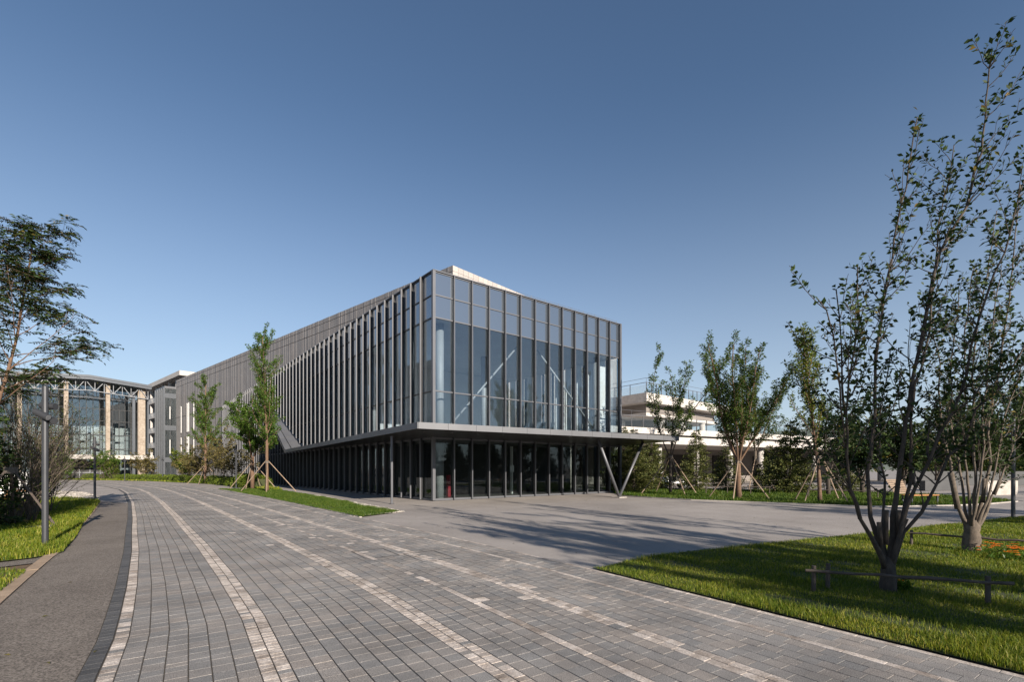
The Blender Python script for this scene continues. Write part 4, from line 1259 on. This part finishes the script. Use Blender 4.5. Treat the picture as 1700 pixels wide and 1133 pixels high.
T1 = [
    ([(1428,862),(1411,811),(1403,745),(1396,680),(1390,610),(1384,560),(1372,515),(1356,495)], -.7, .020),
    ([(1404,692),(1398,640),(1397,580),(1394,530),(1388,480)], -.3, .016),
    ([(1470,946),(1464,926),(1447,893),(1428,862),(1411,811),(1406,758),(1404.6,692),(1409,635),(1420,568),(1427,532),(1423,486),(1424,440)], -.5, .032),
    ([(1472,946),(1467,926),(1454,885),(1445,859),(1440,785),(1447,732),(1453,679),(1453,635),(1457,571),(1466,504),(1475,454),(1490,369),(1505,311),(1512,258),(1523,195)], .3, .040),
    ([(1474,944),(1470,922),(1464,890),(1466,850),(1469,796),(1460,745),(1461,700),(1470,640),(1478,580)], .9, .028),
    ([(1475,946),(1478,924),(1484,890),(1483,859),(1496,758),(1509,680),(1519,610),(1530,566),(1538,520),(1547,470),(1560,420),(1585,375),(1604,345),(1618,280),(1631,228),(1636,170),(1646,88)], .1, .048),
    ([(1476,944),(1481,922),(1490,895),(1500,851),(1512,800),(1513,745),(1512,690),(1518,640),(1530,610),(1545,540),(1552,455),(1556,380),(1575,300),(1584,240)], .7, .034),
    ([(1477,946),(1484,924),(1496,880),(1519,811),(1543,766),(1560,719),(1580,687),(1604,626),(1612,575),(1622,540),(1635,500),(1650,455),(1668,420),(1690,330),(1700,300)], -.6, .036),
    ([(1479,946),(1487,924),(1500,885),(1530,851),(1554,806),(1575,756),(1602,737),(1620,679),(1657,647),(1692,592),(1720,540)], -.2, .030),
]
multistem(101, bT1, T1, [((1471,905),(1471,848),.035), ((1492,890),(1492,848),.03), ((1462,905),(1459,868),.03), ((1487,905),(1505,862),.028)],
          [(1474.5,992),(1474.5,984),(1474,972),(1475,960),(1474.5,948),(1475,938),(1475,926)], [.125, .105, .098, .1, .094, .085, .05],
          'nearest multi-stemmed tree with sparse dark leaves on the foreground lawn', cfgT,
          dict(per_m=21, l=.088, w=.044, spread=.02, t0=.2), bT1.y, ('bark', 'leaf_dark'))
bT2 = gp(1613, 917)
T2 = [
    ([(1611,886),(1602,868),(1588,835),(1580,800),(1579,770),(1568,735),(1562,690),(1558,647),(1561,605),(1551,565),(1546,520)], .4, .045),
    ([(1612,886),(1606,866),(1597,800),(1585,745),(1578,700),(1574,650),(1580,590),(1588,530),(1592,470)], .9, .035),
    ([(1613,886),(1611,864),(1606,800),(1602,745),(1600,690),(1604,620),(1600,560),(1608,500),(1620,440)], -.5, .034),
    ([(1614,886),(1616,864),(1620,805),(1616,745),(1618,690),(1614,620),(1622,545),(1636,470),(1648,400),(1655,350)], .2, .040),
    ([(1615,886),(1624,868),(1640,830),(1652,780),(1660,735),(1668,690),(1688,640),(1702,580)], -.4, .034),
    ([(1617,886),(1630,866),(1648,820),(1660,800),(1680,750),(1692,700),(1706,640)], .6, .034),
    ([(1614,886),(1621,864),(1634,815),(1645,770),(1640,720),(1648,660),(1662,600),(1672,520),(1682,430),(1690,350),(1694,306)], .1, .040),
    ([(1613,886),(1615,862),(1628,790),(1634,740),(1630,690),(1640,600),(1650,520),(1662,440)], -.8, .03),
]
multistem(102, bT2, T2, [((1590,845),(1578,785),.05), ((1632,835),(1634,795),.035), ((1650,822),(1660,798),.035)],
          [(1613,922),(1613,914),(1612,904),(1614,894),(1613,884),(1614,875),(1614,864)], [.185, .16, .15, .152, .145, .13, .08],
          'second multi-stemmed tree with pale stems beyond the nearest one', cfgT | dict(u0=.32),
          dict(per_m=19, l=.094, w=.048, spread=.02, t0=.2), bT2.y, ('bark_pale', 'leaf_dark'))

# ---------------------------------------------------- staked upright trees
def upright(seed, base, H, hb, r0, label, mats, kids=22, ang=32, ratio=.5, per_m=30, l=.12, w=.06, lean=(0, 0), prof=None, up=(.02, .09, .08), levels=2, k2=5, stems=1, group=None, name='young_tree', flat=.55):
    pl = Plant(seed); b = np.array(base, float)
    c = dict(levels=levels, kids=[kids, k2, 2], t0=[hb / H if stems == 1 else .12, .2, .2], ang=[ang, 36, 35], ratio=[ratio, .42, .5], up=list(up), leaf_lvl=1, wob=.07, w0=.3 if stems == 1 else .8, seg=.4,
             prof=prof or (lambda u: 1 - .7 * u), thin=.42)
    if stems == 1:
        pl.shoot(b, (lean[0], lean[1], 1), H, r0, 0, c)
    else:
        fork = b + np.array([0, 0, hb])
        pl.polyline([tuple(b - np.array([0, 0, .05])), tuple(b + np.array([0, 0, hb * .5])), tuple(fork)], r0, r0 * .8)
        for k in range(stems):
            a = k * 2 * np.pi / stems + pl.rng.uniform(-.4, .4); s = math.tan(math.radians(pl.rng.uniform(10, 26)))
            pl.shoot(fork - np.array([0, 0, .15]), (math.cos(a) * s, math.sin(a) * s, 1), (H - hb) * pl.rng.uniform(.72, 1.05), r0 * .42, 0, c)
    return finish(pl, name, label, 'tree', tuple(base), mats, dict(per_m=per_m, l=l, w=w, spread=.1, t0=.15), group, flat=flat)

def stakes(base, label, n=4, rad=1.25, h=2.1, r=.032, rot=.3, seed=0, group='wooden tree stakes', mat='pole_wood'):
    rg = random.Random(seed); t = empty('tree_stakes', tuple(base)); tag(t, label, 'stakes', group)
    for k in range(n):
        a = rot + k * 2 * math.pi / n + rg.uniform(-.15, .15); rr = rad * rg.uniform(.85, 1.15)
        mb = MB(); mb.tube([(rr * math.cos(a), rr * math.sin(a), -.03), (.08 * math.cos(a), .08 * math.sin(a), h + rg.uniform(-.05, .1))], [r * 1.1, r * .9], 7); mb.build('stake', M[mat], t)
    mb = MB(); mb.tube([(0, 0, h - .12), (0, 0, h + .06)], .15, 10); mb.build('tie', M['rope'], t)
GR = 'staked trees on the lawn beyond the plaza'
b3 = gp(1361, 834.5); upright(31, b3, 8.0, 2.6, .11, 'staked tree with a yellow green crown beyond the plaza', ('bark_red', 'leaf_yellow'), 30, 18, .27, 44, .13, .07, prof=lambda u: .55 + .75 * math.sin(math.pi * min(1, u * 1.05)) * (1 - .3 * u), group=GR)
stakes(b3, 'wooden stakes propping the yellow green tree', 4, 1.4, 2.35, rot=.5, seed=1)
b4 = gp(1226, 829.5); upright(32, b4, 9.2, 2.1, .15, 'broad staked tree with several upright limbs left of the yellow green one', ('bark_red', 'leaf_mid'), 16, 24, .32, 62, .12, .062, stems=8, group=GR)
stakes(b4, 'wooden stakes propping the broad upright tree', 4, 1.6, 2.2, rot=.9, seed=2)
b5 = gp(1113, 821.5); upright(33, b5, 10.2, 2.6, .11, 'narrow staked tree next to the canopy end', ('bark', 'leaf_mid'), 13, 24, .28, 44, .14, .075, stems=4, group=GR)
stakes(b5, 'wooden stakes propping the narrow tree by the canopy', 4, 1.9, 2.6, rot=.2, seed=3)
b6 = gp(1254, 815.5); upright(34, b6, 10.2, 3.2, .13, 'pale stemmed tree behind the broad staked tree', ('bark_pale', 'leaf_mid'), 12, 34, .42, 34, .15, .075, stems=5, group=GR)
stakes(b6, 'wooden stakes propping the pale stemmed tree', 4, 1.6, 2.5, rot=.7, seed=4)
b7 = gp(1375, 824); upright(35, b7, 6.2, 1.2, .13, 'small dark round tree behind the yellow green staked tree', ('bark', 'leaf_dark'), 11, 40, .5, 30, .16, .09, stems=4, group=GR)
for k, (x, y, H, lab) in enumerate([(1432, 821, 5.6, 'dark leafy tree seen between the stems left of the bench'), (1500, 818, 5.4, 'dark round tree behind the lounge bench'),
        (1555, 811, 7.0, 'tall dark tree beyond the garden wall left'), (1625, 806, 11.5, 'large dark tree beyond the garden wall centre'), (1690, 803, 13.0, 'largest dark tree beyond the garden wall at the right edge'), (1770, 806, 12.0, 'dark tree beyond the garden wall past the right edge')]):
    upright(40 + k, gp(x, y), H, H * .16, .16, lab, ('bark', 'leaf_dark'), 14, 42, .46, 26, .26, .15, stems=5, group='dark background trees on the right')

# street trees left of the pavilion
GL = 'staked trees along the pavilion lawn'
b8 = gp(443.5, 816.5); upright(51, b8, 12.2, 3.4, .13, 'tallest staked tree in front of the folded canopy end', ('bark_red', 'leaf_green'), 36, 40, .27, 66, .13, .065, group=GL, k2=6, prof=lambda u: 1.0 - .6 * u)
stakes(b8, 'wooden stakes propping the tallest tree by the folded canopy', 4, 1.9, 2.3, rot=.4, seed=5)
b9 = gp(419, 812); upright(52, b9, 8.0, 2.6, .17, 'dense low staked tree left of the tallest one', ('bark_red', 'leaf_green'), 18, 52, .38, 80, .15, .09, group=GL, stems=3, prof=lambda u: 1.1 - .5 * u)
stakes(b9, 'wooden stakes propping the dense low tree', 4, 1.8, 2.3, rot=.1, seed=6)
b10 = gp(341, 803.8); upright(53, b10, 11.8, 3.0, .16, 'conical staked tree in front of the stone block', ('bark_red', 'leaf_green'), 32, 44, .30, 64, .16, .085, group=GL, k2=6, prof=lambda u: 1.1 - .75 * u)
stakes(b10, 'wooden stakes propping the conical tree by the stone block', 4, 2.1, 2.3, rot=.2, seed=7)

# shrubs in front of the stone block
def shrub(seed, base, H, rad, label, mats, n=16, per_m=28, l=.13, w=.07, name='shrub', spread_ang=34, group=None):
    pl = Plant(seed); b = np.array(base, float)
    c = dict(levels=2, kids=[6, 3], t0=[.25, .2], ang=[34, 36], ratio=[.42, .5], up=[.03, .05, .04], leaf_lvl=1, wob=.12, seg=.3, thin=.5)
    for k in range(n):
        a = pl.rng.uniform(0, 6.28); s = math.tan(math.radians(pl.rng.uniform(3, spread_ang))); o = np.array([math.cos(a), math.sin(a), 0])
        pl.shoot(b + o * pl.rng.uniform(0, rad * .35), (o[0] * s, o[1] * s, 1), H * pl.rng.uniform(.6, 1.05), .025, 0, c)
    return finish(pl, name, label, 'shrub', tuple(base), mats, dict(per_m=per_m, l=l, w=w, spread=.05, t0=.2), group, trunk_name='stems')
GS = 'shrubs along the stone block'
shrub(61, gp(303, 800.5), 4.2, 2.0, 'green shrub at the foot of the slot windows', ('bark', 'leaf_yellow'), 16, 26, .2, .11, group=GS)
shrub(62, gp(322, 801.5), 4.6, 2.0, 'dark brownish shrub left of the conical tree', ('bark', 'leaf_brown'), 16, 26, .2, .1, group=GS)
shrub(63, gp(363, 803.5), 6.2, 2.0, 'tall thin brownish shrub right of the conical tree', ('bark', 'leaf_brown'), 14, 20, .2, .1, spread_ang=22, group=GS)
shrub(64, gp(383, 806), 4.8, 1.6, 'thin brownish shrub next to the lamp post', ('bark', 'leaf_brown'), 12, 20, .18, .09, spread_ang=26, group=GS)
GH = 'small shrubs before the glass hall'
shrub(65, gp(100, 797.5), 4.0, 1.5, 'small green shrub left of the hall entrance', ('bark_pale', 'leaf_green'), 12, 26, .25, .14, group=GH)
shrub(66, gp(170, 797), 4.6, 1.5, 'small green shrub right of the hall entrance', ('bark_pale', 'leaf_green'), 12, 24, .25, .14, group=GH)
shrub(67, gp(190, 797), 4.2, 1.5, 'sparse yellowish shrub beside the hall columns', ('bark_pale', 'leaf_yellow'), 9, 14, .22, .12, group=GH)
shrub(68, gp(243, 797.5), 4.6, 1.5, 'reddish brown shrub at the corner brick column', ('bark', 'leaf_brown'), 14, 18, .22, .12, group=GH)

# clipped hedge
def hedge(name, label, line, w, h, n, mat, l, seed):
    rng = np.random.default_rng(seed); L = np.array([tuple(p)[:2] for p in line]); seg = np.linalg.norm(np.diff(L, axis=0), axis=1); cum = np.concatenate([[0], np.cumsum(seg)])
    s = rng.uniform(0, cum[-1], n); i = np.clip(np.searchsorted(cum, s) - 1, 0, len(L) - 2); t = (s - cum[i]) / seg[i]
    q = L[i] + (L[i+1] - L[i]) * t[:, None]; d = unit(L[i+1] - L[i]); nr = np.stack([-d[:, 1], d[:, 0]], 1)
    a = rng.uniform(0, np.pi, n); rr = 1 - np.abs(rng.normal(0, .14, n)) + .1 * np.sin(s * 1.1) + .06 * np.sin(s * 3.7)
    ox = np.cos(a) * w * rr; oz = np.abs(np.sin(a)) ** .6 * h * rr
    P = np.stack([q[:, 0] + nr[:, 0] * ox, q[:, 1] + nr[:, 1] * ox, oz], 1)
    D = np.stack([nr[:, 0] * np.cos(a), nr[:, 1] * np.cos(a), np.sin(a)], 1) + rng.normal(0, .6, (n, 3))
    b = np.array([*L[0], 0])
    o = link(name, leaf_mesh(name, P - b, D, l * rng.uniform(.7, 1.3, n), l * .6 * rng.uniform(.7, 1.3, n), mat, rng, .2, .6), None, tuple(b)); tag(o, label, 'hedge')
    core = MB()
    for k in range(len(L) - 1):
        dd = L[k+1] - L[k]; dd = dd / np.linalg.norm(dd); nn = np.array([-dd[1], dd[0]]) * w * .55
        core.prism([tuple(L[k] - nn - b[:2]), tuple(L[k+1] - nn - b[:2]), tuple(L[k+1] + nn - b[:2]), tuple(L[k] + nn - b[:2])], 0, h * .7)
    core.build('hedge_core', M['turf'], o)
hedge('clipped_hedge', 'long clipped hedge lining the far side of the road', [gp(144, 796.2), gp(200, 797), gp(260, 798.5), gp(300, 800.5), gp(360, 804), gp(405, 808.5)], .9, .85, 26000, 'hedge_leaf', .12, 71)
hedge('clipped_hedge', 'short clipped hedge left of the hall entrance', [gp(84, 795.6), gp(110, 796)], .9, .8, 4000, 'hedge_leaf', .13, 72)
hedge('ball_hedge', 'rounded green hedge under the dense low tree', [gp(402, 809.3), gp(436, 810.5)], 1.1, 1.15, 7000, 'hedge_leaf', .12, 73)

# ---------------------------------------------------- spruces
def spruce(seed, base, H, R, label, mat='needle', dens=1.0, group='spruces beyond the plaza', l=.16):
    pl = Plant(seed); rng = pl.rng; b = np.array(base, float)
    pl.polyline([tuple(b + np.array([0, 0, z * H])) for z in (-.01, .3, .7, 1.0)], R * .07, .012)
    Ps = []; Ds = []
    nlev = int(H / .22)
    for k in range(nlev):
        z = H * (.03 + .96 * k / nlev); rad = R * (1 - (z / H) ** 1.25) * (1 if z > .12 * H else .8) + .06
        for j in range(int(7 + rad * 3)):
            a = rng.uniform(0, 6.283); rr = rad * rng.uniform(.7, 1.18); o = np.array([math.cos(a), math.sin(a), rng.uniform(-.2, .25)])
            p0 = b + np.array([0, 0, z]); p1 = p0 + o * rr
            pl.tubes.append(([tuple(p0), tuple((p0 + p1) / 2 + np.array([0, 0, -.03 * rr])), tuple(p1)], [.012, .008, .004]))
            n = int(rr * 46 * dens) + 3; t = rng.uniform(.25, 1.05, n)
            q = p0 + (p1 - p0) * t[:, None] + rng.normal(0, 1, (n, 3)) * np.array([.09, .09, .05]) * (rr * .5 + .4)
            Ps.append(q); Ds.append(o * .8 + rng.normal(0, .55, (n, 3)))
    r = empty('spruce', tuple(base)); tag(r, label, 'tree', group)
    mb = MB()
    for pts, rad in pl.tubes: mb.tube([tuple(np.array(p) - b) for p in pts], rad, 6 if rad[0] > .03 else 3, cap=False)
    mb.build('trunk', M['bark'], r)
    P = np.concatenate(Ps) - b; D = np.concatenate(Ds); n = len(P)
    link('crown', leaf_mesh('crown', P, D, l * rng.uniform(.6, 1.2, n), l * .34 * rng.uniform(.7, 1.3, n), mat, rng, .1, .7), r)
    return r
spruce(81, gp(1052, 817), 4.9, 1.9, 'bushy spruce just right of the pavilion corner', l=.18)
spruce(82, gp(1082, 815), 4.6, 1.8, 'bushy spruce behind the V strut of the canopy', l=.18)
spruce(83, gp(1156, 817), 4.9, 1.5, 'pointed spruce between the canopy end and the broad staked tree')
spruce(84, gp(1205, 815.5), 3.6, 1.5, 'dark spruce left of the broad staked tree', 'needle')
spruce(85, gp(1312, 821), 5.2, 1.75, 'tall spruce left of the yellow green staked tree', l=.19)
spruce(86, gp(1278, 816), 3.7, 1.5, 'dark spruce right of the broad staked tree')
spruce(87, gp(1035, 812), 5.6, 2.2, 'spruce half hidden by the pavilion corner')
spruce(88, gp(1400, 818), 3.4, 1.5, 'small spruce right of the yellow green staked tree')
spruce(89, (-15.3, 13.9, 0), 5.4, 0.95, 'dark pine at the left edge of the lawn', 'leaf_dark', 1.1, 'pines at left', .16)

# ---------------------------------------------------- feathery tree and twiggy shrub at the left edge
def pinnate(seed, base, H, label):
    pl = Plant(seed); rng = pl.rng; b = np.array(base, float)
    c = dict(levels=2, kids=[26, 5], t0=[.4, .3], ang=[46, 36], ratio=[.2, .5], up=[.01, .05, .06], leaf_lvl=1, wob=.09, w0=.25, seg=.3, thin=.42, prof=lambda u: 1.25 - .65 * u)
    pl.shoot(b, (.05, .02, 1), H, .065, 0, c)
    Ps = []; Ds = []; rach = []
    for pts, lvl in pl.shoots:
        m = 6 if lvl == 2 else 3
        for k in range(m):
            t = rng.uniform(.6, 1.0) * (len(pts) - 1); i = min(len(pts) - 2, int(t)); q = pts[i] + (pts[i+1] - pts[i]) * (t - i)
            a = rng.uniform(0, 6.283); d = np.array([math.cos(a), math.sin(a), rng.uniform(-.35, .9)]); d /= np.linalg.norm(d)
            L = rng.uniform(.34, .6); S = np.cross(d, [0, 0, 1.0]); S /= np.linalg.norm(S)
            pr_ = [q + d * L * u + np.array([0, 0, -.35 * L * u * u]) for u in (0, .33, .66, 1)]
            rach.append(pr_)
            for u in np.linspace(.15, 1, 8):
                p = q + d * L * u + np.array([0, 0, -.35 * L * u * u])
                for s in (-1, 1):
                    Ps.append(p); Ds.append(S * s + d * .55 + np.array([0, 0, -.25]) + rng.normal(0, .12, 3))
    r = empty('feathery_tree', tuple(base)); tag(r, label, 'tree', 'feathery trees at left')
    mb = MB()
    for pts, rad in pl.tubes: mb.tube([tuple(np.array(p) - b) for p in pts], rad, 8 if rad[0] > .05 else 5, cap=False)
    for p4 in rach: mb.tube([tuple(p - b) for p in p4], .003, 3, cap=False)
    mb.build('trunk', M['bark_red'], r, smooth=True)
    P = np.array(Ps) - b; D = np.array(Ds); n = len(P)
    link('crown', leaf_mesh('crown', P, D, rng.uniform(.1, .17, n), rng.uniform(.03, .046, n), 'leaf_dark', rng, .25, .35), r)
pinnate(91, (-14.2, 12.9, 0), 8.3, 'tall feathery leaved tree at the left edge')
pinnate(92, (-16.5, 11.5, 0), 7.2, 'second feathery leaved tree past the left edge')
def twigs(seed, base, label):
    pl = Plant(seed); rng = pl.rng; b = np.array(base, float)
    c = dict(levels=2, kids=[7, 3], t0=[.2, .2], ang=[26, 30], ratio=[.5, .5], up=[.02, .03, .03], leaf_lvl=1, wob=.08, seg=.22, thin=.55)
    for k in range(34):
        a = rng.uniform(-1.2, 2.6); s = math.tan(math.radians(rng.uniform(4, 28))); 
        pl.shoot(b + np.array([rng.uniform(-.4, .4), rng.uniform(-.4, .4), 0]), (math.cos(a) * s, math.sin(a) * s, 1), rng.uniform(2.2, 4.5), .02, 0, c)
    return finish(pl, 'twiggy_shrub', label, 'shrub', tuple(base), ('bark_pale', 'leaf_yellow'), dict(per_m=5, l=.055, w=.03, spread=.03, t0=.2), 'twiggy shrubs at left', trunk_name='stems')
twigs(95, (-17.0, 16.9, 0), 'bare twiggy shrub behind the nearest lamp post')
twigs(96, (-18.5, 19.0, 0), 'bare twiggy shrub left of the pebble bed')
twigs(97, (-15.5, 15.0, 0), 'bare twiggy shrub leaning over the left lawn')
stakes((-14.4, 13.9, 0), 'dark stakes crossing under the pine at the left edge', 3, 1.3, 1.7, rot=.1, seed=9, mat='rail_wood')

# ---------------------------------------------------- trees past the frame whose shade falls into the picture
GO = 'trees beside the plaza past the frame'
for k, (x, y, H, lab, n) in enumerate([(12.4, -4.6, 9.6, 'tree right of the eye shading the near lawn', 4), (14.6, -3.0, 9.4, 'tree right of the eye shading the nearest multi-stemmed tree', 4),
        (24.5, 5.5, 9.0, 'tree past the right edge shading the far plaza kerb', 5), (28.5, 7.5, 9.5, 'tree farther past the right edge shading the plaza road', 5)]):
    upright(110 + k, (x, y, 0), H, H * .25, .13, lab, ('bark', 'leaf_dark'), 13, 36, .42, 40, .15, .09, stems=n, group=GO)
upright(120, (-10.5, 7.5, 0), 6.4, 1.0, .1, 'tree past the left edge shading the left lawn', ('bark', 'leaf_dark'), 14, 32, .34, 60, .14, .08, stems=4, group=GO)

# dark evergreen row along the plaza's right side, mirrored in the ground-floor glass
def copy_tree(o, loc, rz, sc, label):
    c = o.copy(); COL.objects.link(c); c.location = loc; c.rotation_euler = (0, 0, rz); c.scale = (sc, sc, sc); c['label'] = label
    for ch in o.children:
        k = ch.copy(); COL.objects.link(k); k.parent = c
    return c
proto = spruce(130, (46, -6, 0), 8.5, 3.0, 'evergreen past the right edge, nearest of the row', 'leaf_dark', .8, 'evergreen row past the right edge', .3)
for k, (x, y, lab) in enumerate([(47, -1, 'second'), (46.5, 4, 'third'), (48, 9, 'fourth'), (47, 14, 'fifth'), (48, 19, 'sixth'), (49, 24, 'seventh'), (47, -11, 'eighth')]):
    copy_tree(proto, (x, y, 0), k * 1.1, 1 + .1 * math.sin(k * 2.3), 'evergreen past the right edge, %s of the row' % lab)

for k, (x, sc, lab) in enumerate([(1528, .62, 'left of the dark stone block'), (1572, .72, 'above the dark stone block'), (1618, .8, 'behind the second multi-stemmed tree'), (1662, .74, 'above the pale concrete block'), (1708, .82, 'at the right edge of the picture')]):
    copy_tree(proto, gp(x, 805.2), k * 1.7 + .5, sc, 'dense dark evergreen beyond the garden wall %s' % lab)['group'] = 'evergreens beyond the garden wall'

# ---------------------------------------------------- orange flowers
def flowers(base, n, rad, label, seed):
    rng = np.random.default_rng(seed); b = Vector(base); r = empty('flower_clump', b); tag(r, label, 'flowers', 'orange flowers on the lawn')
    mb = MB(); st = MB()
    for k in range(n):
        a = rng.uniform(0, 6.28); d = rad * math.sqrt(rng.uniform(0, 1)); h = rng.uniform(.1, .24); p = Vector((d * math.cos(a) * 1.5, d * math.sin(a), h))
        st.tube([(p.x * .8, p.y * .8, 0), tuple(p)], .004, 4)
        for q in range(9):
            t = q * .698; ri = .034
            mb.face([p, p + Vector((ri * math.cos(t - .3), ri * math.sin(t - .3), .012)), p + Vector((ri * 1.15 * math.cos(t), ri * 1.15 * math.sin(t), .004)), p + Vector((ri * math.cos(t + .3), ri * math.sin(t + .3), .012))])
    st.build('stems', M['leaf_green'], r)['kind'] = 'stuff'; mb.build('petals', M['orange'], r)['kind'] = 'stuff'
    P = np.stack([rng.normal(0, rad, 260) * 1.4, rng.normal(0, rad, 260) * .8, rng.uniform(.02, .14, 260)], 1); D = rng.normal(0, 1, (260, 3)) + np.array([0, 0, .8])
    link('leaves', leaf_mesh('leaves', P, D, rng.uniform(.05, .1, 260), rng.uniform(.015, .03, 260), 'leaf_green', rng), r)
flowers(gp(1660, 924), 26, .3, 'bright orange flowers right of the second multi-stemmed trunk', 1)
flowers(gp(1690, 932), 7, .15, 'few orange flowers at the right edge of the lawn', 2)
flowers(gp(1497, 984), 2, .05, 'single orange flowers beside the nearest multi-stemmed trunk', 3)

# dry leaf bits blown over the plaza and the road edge
rng = np.random.default_rng(77)
n = 420
tri = [tuple(gp(x, y)[:2]) for x, y in [(640,862),(1004,944),(1300,903),(1640,866),(1640,845),(1300,838),(1050,828),(740,836)]]
xx = rng.uniform(-6, 22, n * 12); yy = rng.uniform(8, 32, n * 12); kp = inside(xx, yy, tri); xx = xx[kp][:n]; yy = yy[kp][:n]; n = len(xx)
P = np.stack([xx, yy, np.full(n, -.012)], 1); D = np.stack([rng.normal(0, 1, n), rng.normal(0, 1, n), rng.uniform(.05, .3, n)], 1)
o = link('leaf_litter', leaf_mesh('leaf_litter', P, D, rng.uniform(.02, .06, n), rng.uniform(.012, .03, n), 'leaf_brown', rng, .1, .2)); tag(o, 'dry leaf bits scattered over the plaza asphalt', 'leaves', kind='stuff')
